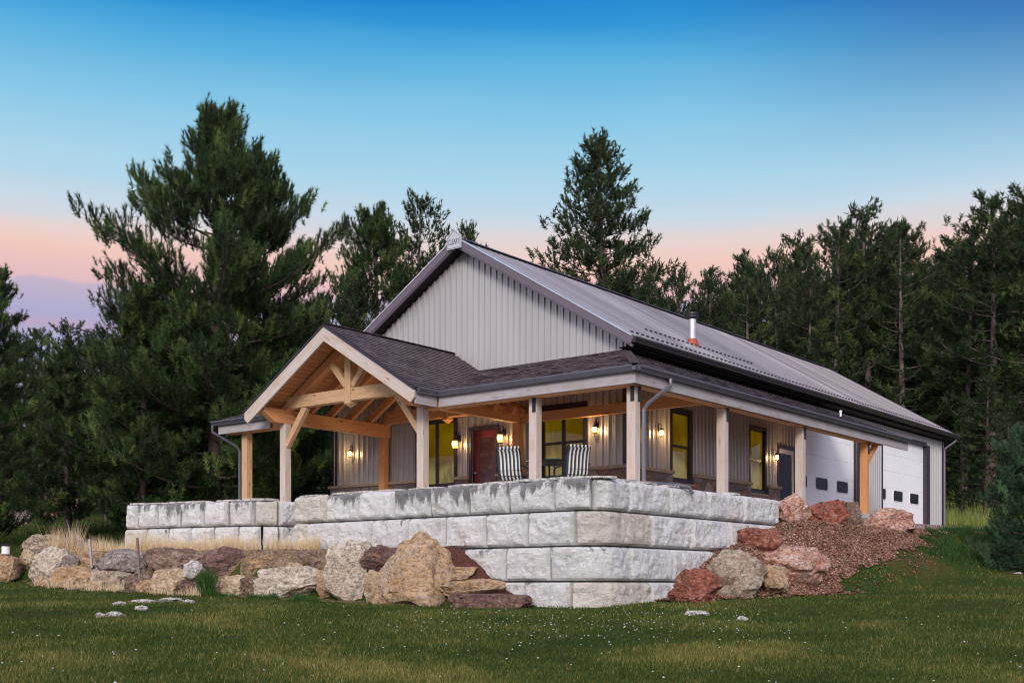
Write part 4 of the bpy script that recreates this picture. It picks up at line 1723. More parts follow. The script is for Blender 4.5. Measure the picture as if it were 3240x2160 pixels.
prism(mb, [(-18.85, 17.0), (-11.95, 17.0), (-11.7, 17.25), (-11.7, 24.0), (-12.3, 24.0), (-12.3, 33.0), (-15.0, 33.0), (-15.0, 23.0), (-18.85, 23.0)], .0, 1.79)
prism(mb, [(-23.7, 16.3), (-21.6, 16.75), (-20.4, 17.1), (-19.95, 17.5), (-19.95, 23.0), (-24.0, 23.0)], .0, 1.79)
prism(mb, [(-19.95, 18.6), (-18.85, 18.6), (-18.85, 23.0), (-19.95, 23.0)], .0, 1.79)
tag(mb.build("patio", M["concrete"]), kind="structure")

COURSES = [(1.83, 1.295), (1.267, .685), (.657, .075), (.047, -.54)]


class Poly:
    def __init__(s, pts):
        s.p = [Vector((a, b, 0)) for a, b in pts]
        s.l = [0]
        for a, b in zip(s.p[:-1], s.p[1:]):
            s.l.append(s.l[-1] + (b - a).length)
        s.L = s.l[-1]

    def at(s, t):
        t = min(max(t, 0), s.L)
        for i in range(len(s.p) - 1):
            if t <= s.l[i + 1] + 1e-9:
                k = (t - s.l[i]) / (s.l[i + 1] - s.l[i])
                p = s.p[i].lerp(s.p[i + 1], k)
                d = (s.p[i + 1] - s.p[i]).normalized()
                return p, Vector((d.y, -d.x, 0))
        return s.p[-1], None

    def from_px(s, px):
        u = (px - CX) / F
        best = None
        for k in range(600):
            t = s.L * k / 599
            p, _ = s.at(t)
            la, Z = latZ(p.x, p.y)
            e = abs(la / Z - u)
            if best is None or e < best[0]:
                best = (e, t)
        return best[1]


def block(poly, t0, t1, z0, z1, parent, mat_, seed, off=0.0, ends=(0, 0)):
    mb = MB()
    L = t1 - t0
    nu = max(6, int(L / .045))
    nv = 13
    G = []
    for j in range(nv + 1):
        row = []
        for i in range(nu + 1):
            u, v = i / nu, j / nv
            p, n = poly.at(t0 + L * u)
            if n is None:
                n = Vector((1, 0, 0))
            # average normals around corners
            pa, na = poly.at(t0 + L * u - .12)
            pb, nb = poly.at(t0 + L * u + .12)
            n = ((na or n) + (nb or n)).normalized()
            z = z0 + (z1 - z0) * v
            e = min(u * L * 2, (1 - u) * L * 2, v * (z1 - z0), (1 - v) * (z1 - z0))
            k = min(1, e / .05)
            q = Vector((p.x * 2.3 + seed * 7.1, p.y * 2.3, z * 2.3))
            d = noise.fractal(q * 1.3, 1.0, 2.0, 4) * .045 + abs(noise.noise(q * 3.1)) * .035 + noise.noise(q * 9) * .010
            dd = k * (.04 + d) - .045 * (1 - k)
            row.append(Vector((p.x, p.y, z)) + n * (dd + off))
        G.append(row)
    for j in range(nv):
        for i in range(nu):
            mb.quad(G[j][i], G[j][i + 1], G[j + 1][i + 1], G[j + 1][i],
                    uv=[(i / nu * L, j / nv), ((i + 1) / nu * L, j / nv), ((i + 1) / nu * L, (j + 1) / nv), (i / nu * L, (j + 1) / nv)])
    # top, bottom and ends, half a metre deep
    inn = []
    for i in range(nu + 1):
        p, n = poly.at(t0 + L * i / nu)
        inn.append(Vector((p.x, p.y, 0)) - n * .45)
    for i in range(nu):
        for row, z, fl in ((G[-1], z1, False), (G[0], z0, True)):
            a, b = Vector((inn[i].x, inn[i].y, z)), Vector((inn[i + 1].x, inn[i + 1].y, z))
            uv = [(0, 1.0)] * 4
            if not fl:
                mb.quad(row[i], row[i + 1], b, a, uv=uv)
            else:
                mb.quad(a, b, row[i + 1], row[i], uv=[(0, .4)] * 4)
    for i, fl in ((0, True), (nu, False)):
        a0, a1 = Vector((inn[i].x, inn[i].y, z0)), Vector((inn[i].x, inn[i].y, z1))
        f = [G[j][i] for j in range(nv + 1)]
        pts = [a0] + f + [a1]
        mb.quad(*(pts if not fl else pts[::-1]), uv=[(0, .5)] * len(pts))
    o = mb.build("wall_block", mat_, parent)
    o.data.polygons.foreach_set("use_smooth", [True] * (nu * nv) + [False] * (len(o.data.polygons) - nu * nv))
    return o


main = Poly([(-18.9, 16.6), (-11.75, 16.6), (-11.48, 16.72), (-11.32, 17.0), (-11.3, 23.9)])
wall = empty("block_wall", (-11.5, 16.8, 0), "long pale concrete block retaining wall wrapping the front corner of the patio", "retaining wall")
J = [[930, 1032, 1137, 1247, 1361, 1485, 1610, 1753, 1875, 1988, 2116, 2239, 2352, 2463],
     [930, 977, 1075, 1180, 1295, 1411, 1538, 1673, 1818, 2053, 2180, 2302, 2400, 2463],
     [1250, 1360, 1475, 1606, 1745, 1985, 2115, 2250, 2330],
     [1450, 1560, 1668, 1811, 2044, 2170, 2260]]
MAT = [["tan", "dirty", "b", "dirty", "dirty", "dirty", "dirty", "dirty", "b", "b", "b", "b", "b"],
       ["tan", "b", "b", "b", "b", "b", "b", "b", "tan", "b", "b", "b", "b"],
       ["b", "b", "b", "b", "b", "b", "b", "b"],
       ["b", "b", "b", "tan", "b", "b", "b"]]
MN = {"tan": "block_tan", "b": "block", "dirty": "block_dirty"}
k = 0
for ci, (zt, zb) in enumerate(COURSES):
    ts = [main.from_px(v) for v in J[ci]]
    for bi in range(len(ts) - 1):
        k += 1
        block(main, ts[bi] + .025, ts[bi + 1] - .025, zb, zt, wall, M[MN[MAT[ci][bi]]], k, off=ci * .03 + rng.uniform(-.006, .006))
left = Poly([(-23.85, 15.8), (-21.5, 16.26), (-20.24, 16.64), (-19.9, 17.05), (-19.9, 18.6)])
lw = empty("block_wall", (-21.8, 16.3, 0), "shorter pale block retaining wall left of the patio steps, black water stains on it", "retaining wall")
JL = [[396, 435, 501, 570, 645, 722, 803, 884], [396, 465, 535, 605, 680, 755, 830, 884]]
ML = [["b", "dirty", "dirty", "dirty", "b", "dirty", "tan"], ["tan", "b", "b", "b", "b", "b", "b"]]
for ci, (zt, zb) in enumerate(COURSES[:3]):
    if ci == 2:
        ts = [0, 1.2, 2.4, 3.6, 4.5]
    else:
        ts = [left.from_px(v) for v in JL[ci]]
    ts = [t_ for t_ in ts] + [left.L]
    for bi in range(len(ts) - 1):
        k += 1
        m_ = ML[ci][bi] if ci < 2 and bi < len(ML[ci]) else "b"
        block(left, ts[bi] + .025, ts[bi + 1] - .025, zb, zt, lw, M[MN[m_]], k, off=ci * .03 + rng.uniform(-.006, .006))

# thin flagstones lying on the wall tops
def flag(p, n, d, w, label_i):
    mb = MB()
    p = Vector(p)
    n_ = rng.randint(7, 9)
    pts = []
    for i in range(n_):
        a = i / n_ * 2 * math.pi
        r = 1 + rng.uniform(-.15, .12)
        pts.append(p + d * math.cos(a) * w * r + n * math.sin(a) * .2 * r)
    h = rng.uniform(.025, .05)
    top = [q + Vector((0, 0, h)) for q in pts]
    mb.quad(*top)
    for i in range(n_):
        j = (i + 1) % n_
        mb.quad(pts[i], pts[j], top[j], top[i])
    return mb.build("cap_slab", M["r_white"], None)


capn = 0
for poly, px_, par in ((main, [970, 1065, 1120, 1215, 1330, 1460, 1560, 1660, 1760, 1870, 2000, 2060, 2150, 2335], wall), (left, [425, 480, 560, 615, 720, 800, 825], lw)):
    for v in px_:
        t_ = poly.from_px(v)
        p, n = poly.at(t_)
        d = Vector((-n.y, n.x, 0))
        o = flag(Vector((p.x, p.y, WTOP + .002)) - n * .21, n, d, rng.uniform(.25, .5), capn)
        o.parent = par
        o.matrix_parent_inverse = Matrix.Translation(-Vector(par.location))
        capn += 1

# concrete steps between the two walls
st = empty("patio_steps", (-19.4, 17.2, .7), "narrow grey block steps in the gap between the two retaining walls", "steps")
for i in range(5):
    mb = MB()
    z = .70 + (i + 1) * .19
    mb.box(-19.88, -18.92, 16.9 + i * .33, 18.6, z - .185, z)
    o = mb.build("step", M["block_dirty"], st, bevel=.015)


# ------------------------------------------------------------------ boulders
def rock_mesh(name, size, seed, mat_, cuts=7, rough=.11, sub=4, boxy=.0, peak=None):
    import bmesh
    rg = random.Random(seed)
    bm = bmesh.new()
    bmesh.ops.create_icosphere(bm, subdivisions=sub, radius=1)
    planes = []
    for _ in range(cuts + 4):
        n = Vector((rg.gauss(0, 1), rg.gauss(0, 1), rg.gauss(0, .8))).normalized()
        planes.append((n, rg.uniform(.62, .9)))
    if boxy:
        for n in ((1, 0, 0), (-1, 0, 0), (0, 1, 0), (0, -1, 0), (0, 0, 1)):
            n = (Vector(n) + Vector((rg.gauss(0, .12), rg.gauss(0, .12), rg.gauss(0, .1)))).normalized()
            planes.append((n, rg.uniform(.66, .74) if boxy > .5 else rg.uniform(.75, .85)))
    off = Vector((rg.uniform(0, 99), rg.uniform(0, 99), rg.uniform(0, 99)))
    for v in bm.verts:
        p = v.co.copy()
        p *= 1 + .16 * noise.noise(p * 1.1 + off)
        if boxy:
            p *= 1.12
        for n, d in planes:
            e = p.dot(n) - d
            if e > 0:
                p -= n * e * .93
        q = p * 2.2 + off
        f = noise.fractal(q, 1.0, 2.1, 5) * rough * 1.15 - rough * .9 * max(0, .22 - abs(noise.noise(q * .9 + Vector((5, 2, 7))))) / .22 + rough * .5 * (noise.noise(q * 2.7) ** 2) + rough * .35 * noise.noise(Vector((q.x * 2, q.y * 2, q.z * 9)))
        p += v.co.normalized() * f
        if peak is not None:
            z01 = (p.z + 1) / 2
            k = 1 - peak * max(0, z01 - .1)
            p.x = p.x * k + peak * .25 * z01
            p.y *= max(.2, k)
        v.co = p
    # normalise to unit bbox
    xs = [v.co.x for v in bm.verts]
    ys = [v.co.y for v in bm.verts]
    zs = [v.co.z for v in bm.verts]
    for v in bm.verts:
        v.co.x = ((v.co.x - min(xs)) / (max(xs) - min(xs)) - .5) * size[0]
        v.co.y = ((v.co.y - min(ys)) / (max(ys) - min(ys)) - .5) * size[1]
        v.co.z = ((v.co.z - min(zs)) / (max(zs) - min(zs))) * size[2]
    me = bpy.data.meshes.new(name)
    bm.to_mesh(me)
    bm.free()
    me.materials.append(mat_)
    me.polygons.foreach_set("use_smooth", [True] * len(me.polygons))
    me.set_sharp_from_angle(angle=R(24))
    o = bpy.data.objects.new(name, me)
    COL.objects.link(o)
    return o


RL = RR = ""


def boulder(x0, x1, y0, y1, Z, m_, label, seed, depth=.8, sink=.12, name="boulder", cat="boulder", group=None, rz=0, **kw):
    """x0..x1,y0..y1: outline in the photograph, Z: distance; built at its real size"""
    w = (x1 - x0) / F * Z
    h = (y1 - y0) / F * Z
    p = at((x0 + x1) / 2, y1, Z)
    dp = max(.12, w * depth)
    big_ = 1.16 if group == RL else 1.05
    o = rock_mesh(name, (w * big_, dp * 1.1, (h + sink) * (1.05 if group == RL else 1)), seed, M[m_], **kw)
    o.location = p + Vector((-SY, CY, 0)) * dp * .35 - Vector((0, 0, sink))
    o.rotation_euler = (0, 0, YAW + rz)
    return tag(o, label, cat, group)


RL, RR = "boulders stacked in the rough wall left of the steps", "boulders on the red gravel slope"
B = boulder
B(68, 178, 1690, 1752, 26.6, "r_mixed", "pinkish brown boulder perched highest at the far left of the rock wall", 11, group=RL, boxy=.4)
B(190, 282, 1695, 1746, 26.2, "r_grey", "grey peaked boulder standing behind the dry grass at the left end", 12, group=RL, peak=.5)
B(52, 112, 1738, 1795, 26.0, "r_tan", "small tan rock under the perched boulder at the left end", 13, group=RL)
B(78, 246, 1731, 1858, 25.2, "r_pale", "large pale mound shaped boulder at the left end of the rock wall", 14, group=RL, sink=.25)
B(198, 244, 1756, 1798, 24.75, "r_grey", "small grey squarish stone on the right flank of the pale mound boulder", 15, group=RL, boxy=.6)
B(236, 318, 1745, 1802, 24.9, "r_orange", "layered orange tan rock behind the leftmost wooden stake", 16, group=RL, boxy=.6)
B(296, 456, 1737, 1812, 24.5, "r_grey", "wide grey pink boulder right of the left stake", 17, group=RL)
B(446, 645, 1733, 1806, 24.1, "r_brown", "long rounded brown boulder with a dark hollow beneath it", 18, group=RL, rough=.07)
B(578, 632, 1771, 1813, 23.4, "r_white", "small bright white stone in the middle of the rock wall", 19, group=RL)
B(640, 835, 1731, 1832, 23.9, "r_purple", "big purple brown slab leaning down to the right", 20, group=RL, boxy=.4, rz=.1)
B(790, 948, 1745, 1832, 23.6, "r_orange", "rust and tan wedge shaped boulder between purple slab and round brown rock", 21, group=RL, boxy=.3)
B(946, 1032, 1739, 1799, 23.1, "r_brown", "round brown rock beside the tall pale block boulder", 22, group=RL)
B(150, 292, 1792, 1872, 24.5, "r_orange", "rusty low boulder at the foot of the pale mound", 23, group=RL, sink=.25)
B(284, 402, 1800, 1866, 24.2, "r_mixed", "low pink tan boulder with a white top edge, lower row", 24, group=RL, boxy=.5, sink=.25)
B(388, 482, 1798, 1868, 24.0, "r_brown", "brown rock in the lower row under the grey pink boulder", 25, group=RL, sink=.2)
B(472, 610, 1800, 1868, 23.6, "r_tan", "layered tan boulder below the long brown one", 26, group=RL, boxy=.6, sink=.2)
B(683, 775, 1820, 1876, 23.1, "r_tan", "round tan boulder tucked under the purple slab", 27, group=RL, sink=.2)
B(815, 1034, 1794, 1874, 22.7, "r_pale", "long low pale boulder sloping up to the right", 28, group=RL, sink=.25, boxy=.3)
B(600, 700, 1815, 1866, 24.1, "r_brown", "dark brown rock in shadow behind the green weeds", 281, group=RL, sink=.2)
B(1028, 1164, 1716, 1884, 22.2, "r_pale", "tall pale square boulder left of the pointed one", 229, group=RL, boxy=.9, cuts=-2, rough=.07, sink=.25)
B(1144, 1266, 1724, 1798, 21.9, "r_purple", "flat dark purple stone wedged on top against the pointed boulder", 30, group=RL, boxy=.4)
B(1153, 1208, 1806, 1888, 21.6, "r_tan", "small upright tan rock under the dark purple stone", 31, group=RL, boxy=.6)
B(1186, 1446, 1688, 1914, 21.0, "r_orange", "largest boulder, tall and pointed, in front of the block wall", 33, group=RL, sink=.3, peak=.55, depth=.7, rough=.09, cuts=9)
for i_, (a_, b_, c_, d_, z_, m_, lb_) in enumerate((
        (110, 165, 1835, 1868, 24.6, "r_orange", "small rust rock at the lower left foot of the pale mound"),
        (260, 330, 1838, 1874, 23.9, "r_tan", "small tan rock at ground level left of the low pink tan boulder"),
        (430, 500, 1836, 1872, 23.6, "r_orange", "small orange rock at ground level between brown and layered tan rocks"),
        (640, 690, 1790, 1830, 23.9, "r_mixed", "small rock wedged behind the tall green weed clump"),
        (560, 650, 1826, 1868, 23.5, "r_purple", "dark low rock at the right end of the layered tan boulder"),
        (760, 830, 1826, 1872, 23.0, "r_brown", "brown rock between round tan boulder and the long low pale one"),
        (905, 960, 1780, 1806, 23.0, "r_tan", "tan rock chinked above the left part of the long low pale boulder"),
        (1000, 1045, 1800, 1874, 22.5, "r_orange", "narrow rusty rock between long pale boulder and tall pale square one"),
        (120, 180, 1700, 1745, 27.0, "r_brown", "dark rock right behind the perched pinkish boulder"),
        (640, 720, 1738, 1770, 24.6, "r_mixed", "mottled rock top showing behind the purple slab's left end"))):
    B(a_, b_, c_, d_, z_, m_, lb_, 400 + i_, group=RL, boxy=.4, sink=.15)
# stone steps rising beside the pointed boulder
stp = dict(name="stone_step", cat="stone step", boxy=.9, cuts=0, rough=.06)
B(1372, 1470, 1752, 1782, 21.9, "r_orange", "topmost small stone step under the block wall, beside the pointed boulder", 39, depth=.8, sink=.1, **stp)
B(1385, 1510, 1788, 1824, 21.3, "r_orange", "rusty tan middle stone slab step beside the pointed boulder", 41, depth=.6, sink=.1, **stp)
B(1395, 1600, 1829, 1869, 20.9, "r_orange", "broad rusty tan slab step, second from the lawn, with a rough front edge", 42, depth=.35, sink=.12, **stp)
B(1420, 1680, 1876, 1914, 20.4, "r_purple", "lowest and widest reddish slab step at the lawn edge", 43, depth=.25, sink=.14, **stp)
# right hand rocks
B(2458, 2572, 1555, 1662, 25.7, "r_redwhite", "red and white boulder touching the right end of the block wall", 51, group=RR, boxy=.4, depth=1.0)
B(2562, 2694, 1577, 1660, 27.0, "r_red", "dull red boulder in front of the first garage door", 52, group=RR, boxy=.3)
B(2676, 2736, 1582, 1672, 28.0, "r_brown", "narrow dark brown rock between the two garage doors", 53, group=RR, boxy=.3, depth=1.0)
B(2728, 2906, 1601, 1694, 29.3, "r_redwhite", "long red and white boulder in front of the second garage door", 54, group=RR, boxy=.3, depth=.6)
B(2338, 2478, 1664, 1742, 23.6, "r_red", "bright red boulder leaning against the right side of the block wall", 55, group=RR, boxy=.2)
B(2232, 2434, 1734, 1868, 21.9, "r_mixed", "largest rounded tan and brown boulder on the gravel slope", 56, group=RR, sink=.2, rough=.08)
B(2406, 2645, 1719, 1824, 23.2, "r_redwhite", "wide pink and tan boulder half buried in the gravel", 57, group=RR, sink=.3)
B(2122, 2290, 1795, 1896, 20.7, "r_red", "dark red crumbly boulder lowest on the slope at the lawn edge", 58, group=RR, sink=.2, rough=.14, peak=.35)
B(2410, 2500, 1784, 1852, 22.3, "r_orange", "small brown rock at the right foot of the largest rounded boulder", 59, group=RR, sink=.15)
B(3075, 3270, 1668, 1722, 40, "r_pale", "pale flat rock ledge behind the young pine at the right edge", 60, cat="rock", name="rock", boxy=.6, sink=.5)
B(2955, 3130, 1672, 1694, 46.5, "r_mixed", "low brown rock bank beyond the rear corner of the house", 61, cat="rock", name="rock", boxy=.4, sink=.8)
B(3195, 3262, 1808, 1836, 28, "r_white", "single white rock in the lawn at the right edge", 62, cat="rock", name="rock", sink=.1)
B(-30, 92, 1580, 1640, 44, "r_grey", "dark purple grey rock heap under the trees at the far left", 63, cat="rock heap", name="rock_heap", sink=.8, rough=.2)
B(150, 185, 1575, 1600, 48, "r_redwhite", "small pinkish rock under the far left trees, left of the pair", 64, cat="rock", name="rock", sink=.5)
B(210, 242, 1583, 1602, 48, "r_redwhite", "small pinkish rock under the far left trees, right of the pair", 65, cat="rock", name="rock", sink=.5)

# white rock outcrops flush with the lawn
LW = "white rock pieces showing through the lawn"


def outcrop(x0, x1, y, hh, label, seed):
    Z = None
    for zz in np.arange(8, 34, .05):     # where that sight line meets the lawn
        p = at((x0 + x1) / 2, y, zz)
        if p.z <= ground(p.x, p.y):
            Z = zz
            break
    w = (x1 - x0) / F * Z
    o = rock_mesh("rock", (w, max(.15, hh), .13), seed, M["r_white"], cuts=4, rough=.2, sub=4)
    p = at((x0 + x1) / 2, y, Z)
    o.location = (p.x, p.y, ground(p.x, p.y) - .055)
    o.rotation_euler = (0, 0, YAW + rng.uniform(-.15, .15))
    return tag(o, label, "rock", LW)


outcrop(400, 520, 1908, .55, "largest left white rock patch lying flat in the lawn", 71)
outcrop(500, 592, 1902, .75, "white rock patch joined to the right of the largest one", 72)
outcrop(578, 622, 1908, .2, "thin white sliver at the right tip of the left lawn rocks", 73)
outcrop(428, 470, 1930, .2, "small round white stone just below the largest lawn rock", 74)
outcrop(352, 402, 1916, .2, "thin white sliver at the upper left tip of the left lawn rocks", 75)
outcrop(330, 400, 1950, .3, "lowest white rock patch of the left lawn rocks", 76)
outcrop(303, 332, 1953, .12, "tiny white sliver left of the lowest lawn rock patch", 77)
outcrop(2160, 2245, 1945, .22, "flat white stone sliver in the lawn right of the block wall corner", 78)
outcrop(2330, 2370, 1962, .08, "tiny pale sliver in the lawn below the red boulder", 79)

# wooden stakes in the rock wall
for (px, y0, y1, Z, lab) in ((286, 1705, 1795, 24.6, "short tan wooden stake at the left in the rock wall"), (437, 1700, 1832, 24.0, "taller rusty brown stake leaning in front of the grey pink boulder")):
    mb = MB()
    a, b = at(px + 5, y1, Z), at(px - 3, y0, Z)
    mb.bar(a, b, .05, .04)
    tag(mb.build("stake", M["timber_grey" if px < 300 else "boot"] if px < 300 else M["bark_far"]), lab, "stake")

# garden light on a stone at the far left
p = at(18, 1752, 25.5)
gl = empty("garden_light", p, "white cylinder garden light with dark cap at the far left edge", "garden light")
mb = MB()
mb.lathe(p, [(.0, 0), (.085, 0), (.09, .02), (.085, .04), (.085, .17), (0, .17)], 16)
mb.build("lamp_body", M["white"], gl)
mb = MB()
mb.lathe(p + Vector((0, 0, .17)), [(.095, 0), (.10, .03), (.06, .05), (0, .055)], 16)
mb.build("cap", M["black"], gl)
B(-28, 46, 1751, 1815, 25.5, "r_orange", "flat topped brown stone carrying the garden light at the left edge", 66, group=RL, boxy=.8, rough=.06, depth=1.0, sink=.3)

# ------------------------------------------------------------------ pines
def np_mesh(name, V, Fc, mat_, tint=None, link=True):
    me = bpy.data.meshes.new(name)
    V = np.asarray(V, np.float32)
    Fc = np.asarray(Fc, np.int32)
    me.vertices.add(len(V))
    me.vertices.foreach_set("co", V.ravel())
    n = Fc.shape[1]
    me.loops.add(Fc.size)
    me.loops.foreach_set("vertex_index", Fc.ravel())
    me.polygons.add(len(Fc))
    me.polygons.foreach_set("loop_start", np.arange(len(Fc), dtype=np.int32) * n)
    if tint is not None:
        at_ = me.attributes.new("tint", "FLOAT", "POINT")
        at_.data.foreach_set("value", np.asarray(tint, np.float32))
    me.materials.append(mat_)
    me.update()
    me.validate()
    return me


def rot_to(dirs, roll):
    """rotation matrices taking +z to dirs, with roll"""
    d = dirs / np.linalg.norm(dirs, axis=1, keepdims=True)
    a = np.where(np.abs(d[:, 2:3]) < .95, np.array([[0, 0, 1.]]), np.array([[1., 0, 0]]))
    x = np.cross(a, d)
    x /= np.linalg.norm(x, axis=1, keepdims=True)
    y = np.cross(d, x)
    c, s = np.cos(roll)[:, None], np.sin(roll)[:, None]
    x2, y2 = x * c + y * s, -x * s + y * c
    return np.stack([x2, y2, d], axis=2)


def tufts(pos, dirs, size, tint, needles, width, rg):
    """bundles of needles fanned round each shoot"""
    n = len(pos)
    K = 3
    temps = []
    for k in range(K):
        t = rg.uniform(0, 1, needles)
        az = rg.uniform(0, 2 * np.pi, needles)
        ang = rg.uniform(.3, 1.55, needles) * (1.1 - .5 * t)
        base = np.stack([0 * t, 0 * t, t * 1.0 - .5], 1)
        d = np.stack([np.sin(ang) * np.cos(az), np.sin(ang) * np.sin(az), np.cos(ang)], 1)
        L = rg.uniform(.30, .50, needles)[:, None]
        side = np.cross(d, rg.normal(size=(needles, 3)))
        side /= np.linalg.norm(side, axis=1, keepdims=True)
        w = width
        tri = np.stack([base - side * w, base + side * w, base + d * L], 1)
        temps.append(tri)
    temps = np.array(temps)
    sel = rg.integers(0, K, n)
    Rm = rot_to(dirs, rg.uniform(0, 6.28, n))
    T = temps[sel] * size[:, None, None, None]
    V = np.einsum("nij,nmkj->nmki", Rm, T) + pos[:, None, None, :]
    V = V.reshape(-1, 3)
    Fc = np.arange(len(V)).reshape(-1, 3)
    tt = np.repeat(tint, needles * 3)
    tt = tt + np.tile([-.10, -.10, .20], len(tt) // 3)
    return V, Fc, np.clip(tt, 0, 1)


def pine(seed, H, prof, base, limbs, sub=7, per=4, tsize=.3, needles=22, width=.035, trunk_r=.2, gap=.0, mat_="needle", bark="bark", up=.5, forks=0, tipbright=.2, az_gap=None, irregular=.25, spread=.85, jit=.2):
    """prof(h01)->radius.  returns (trunk mesh, crown mesh)"""
    rg = np.random.default_rng(seed)
    rr = random.Random(seed)
    mb = MB()
    lean = Vector((rr.uniform(-.02, .02), rr.uniform(-.02, .02), 0)) * H

    def trunk_p(z):
        k = z / H
        return Vector((lean.x * k + .06 * math.sin(3 * k + seed) * H * .06, lean.y * k + .05 * math.cos(4 * k + seed) * H * .06, z))
    n = 12
    mb.tube([trunk_p(H * i / n) for i in range(n + 1)], [trunk_r * (1.25 if i == 0 else 1) * (1 - .93 * (i / n)) ** .85 + .01 for i in range(n + 1)], 9)
    P, D, S, T = [], [], [], []
    ga = rr.uniform(0, 6)
    for i in range(limbs):
        k = (i + rr.random()) / limbs
        h01 = base + (1 - base) * k ** .92
        if gap and noise.noise(Vector((h01 * 7, seed, 0))) > .55 - gap:
            continue
        z = h01 * H
        ga += 2.399 + rr.uniform(-.35, .35)
        L = prof(h01) * rr.uniform(1 - irregular * 1.7, 1 + irregular * .45)
        if L < .12:
            L = .12
        o = trunk_p(z)
        a = ga
        dz0 = (h01 - .45) * 1.1 + rr.uniform(-.15, .15)
        pts = []
        m_ = 6
        dirv = Vector((math.cos(a), math.sin(a), 0))
        perp = Vector((-math.sin(a), math.cos(a), 0))
        bend = rr.uniform(-.25, .25)
        for j in range(m_ + 1):
            s = j / m_
            pts.append(o + dirv * L * s + perp * bend * L * s * s + Vector((0, 0, L * (dz0 * s * .55 + up * .42 * s * s - .10 * s))))
        r0 = max(.012, trunk_r * .28 * (1 - h01) ** .6 * min(1, L / 2.0 + .3))
        mb.tube(pts, [r0 * (1 - .85 * j / m_) + .004 for j in range(m_ + 1)], 5, cap=False)
        nsub = max(2, int(sub * (.4 + L / 2.4)))
        for j in range(nsub):
            s = .22 + .78 * (j + rr.random()) / nsub
            if j == nsub - 1:
                s = 1.0
            q = s * m_
            ii = min(m_ - 1, int(q))
            p = pts[ii].lerp(pts[ii + 1], q - ii)
            fwd = (pts[ii + 1] - pts[ii]).normalized()
            ct = rr.gauss(0, .20)
            tl = (.22 + .34 * L * (1 - s * .55)) * rr.uniform(.4, 1.0)
            sd_ = (1 if j % 2 else -1) if s < 1 else 0
            tdir = (fwd * .8 + perp * sd_ * rr.uniform(.4, 1.1) + Vector((0, 0, rr.uniform(-.05, .8)))).normalized()
            tip = p + tdir * tl
            if tl > .25:
                mb.tube([p, p.lerp(tip, .5) + Vector((0, 0, -.02)), tip], [.012, .009, .004], 3, cap=False)
            for m in range(per):
                f = 1 - (m / per) * spread
                pp = p.lerp(tip, f) + Vector((rr.gauss(0, 1), rr.gauss(0, 1), rr.gauss(0, .8))) * tsize * (jit if m else .05)
                dd = (tdir * .7 + Vector((rr.gauss(0, .35), rr.gauss(0, .35), .75))).normalized()
                P.append(pp[:])
                D.append(dd[:])
                S.append(tsize * rr.uniform(.75, 1.25))
                T.append(min(1, max(0, .36 + ct + rr.gauss(0, .10) + (tipbright if rr.random() < .10 and s > .6 else 0))))
    # leader shoot
    top = trunk_p(H)
    for m in range(7):
        P.append((top + Vector((rr.gauss(0, .05), rr.gauss(0, .05), -m * tsize * .5)))[:])
        D.append((rr.gauss(0, .25), rr.gauss(0, .25), 1))
        S.append(tsize)
        T.append(.5)
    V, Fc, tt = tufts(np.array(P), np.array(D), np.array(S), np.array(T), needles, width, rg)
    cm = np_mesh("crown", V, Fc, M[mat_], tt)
    tm_o = mb.build("trunk", M[bark], None, smooth=True)
    tmesh = tm_o.data
    bpy.data.objects.remove(tm_o)
    return tmesh, cm


def plant_tree(meshes, loc, rz, sc, label, group=None, name="pine_tree", cat="pine tree"):
    t = empty(name, loc, label, cat, group)
    t.rotation_euler = (0, 0, rz)
    t.scale = (sc[0], sc[0], sc[1]) if isinstance(sc, tuple) else (sc, sc, sc)
    for nm, me in zip(("trunk", "crown"), meshes):
        o = bpy.data.objects.new(nm, me)
        COL.objects.link(o)
        o.parent = t
    return t


def on_ground(px, Z):
    p = at(px, 1850, Z)
    p.z = ground(p.x, p.y) - .1
    return p


def interp_prof(tab):
    xs, ys = [a for a, b in tab], [b for a, b in tab]
    return lambda h: float(np.interp(h, xs, ys))


# big pine left of the porch
big = pine(5, 14.0, interp_prof([(0, 3.0), (.1, 4.6), (.25, 4.9), (.42, 4.5), (.6, 4.0), (.76, 3.3), (.84, 1.9), (.92, 1.0), (1, .35)]), .09, 100, sub=8, per=8, spread=.42, jit=.38, gap=.08, tsize=.40, needles=54, width=.027, trunk_r=.27, up=.85, irregular=.28, tipbright=.4)
sec = pine(8, 12.0, interp_prof([(0, 2.2), (.15, 3.2), (.4, 3.0), (.7, 2.0), (.9, 1.1), (1, .3)]), .08, 76, sub=8, per=7, spread=.42, jit=.38, tsize=.38, needles=44, width=.030, trunk_r=.2, up=.8, tipbright=.4)


def pine_to(meshes, H, px, top, Z, label, wid=1.0, rz=0.0, group=None):
    p = on_ground(px, Z)
    s = ((HY - top) / F * Z - p.z) / H
    return plant_tree(meshes, p, rz, (s * wid, s), label, group)


pine_to(big, 14.0, 676, 372, 36, "largest dense pine, left of the porch, rising far above its roof", .90, .4)
pine_to(sec, 12.0, 852, 520, 37.5, "pine right of the largest one, its right branches reaching over the porch roof", .72, 2.2)
pine_to(sec, 12.0, 450, 930, 35.0, "broad lower pine filling the left side of the largest one", 1.2, 4.1)
pine_to(sec, 12.0, 215, 1110, 40.0, "low dark pine between the largest pine and the one at the left edge", 1.05, 1.0)
pine_to(sec, 12.0, -75, 850, 33.0, "pine cut off by the left edge of the photo, branches reaching in", 1.05, 5.3)
pine_to(sec, 12.0, 600, 980, 44.0, "low pine behind the trunk of the largest pine", 1.5, .3)
pine_to(sec, 12.0, 990, 1000, 46.0, "low pine seen under the porch roof behind the left lantern wall", 1.3, 3.3)

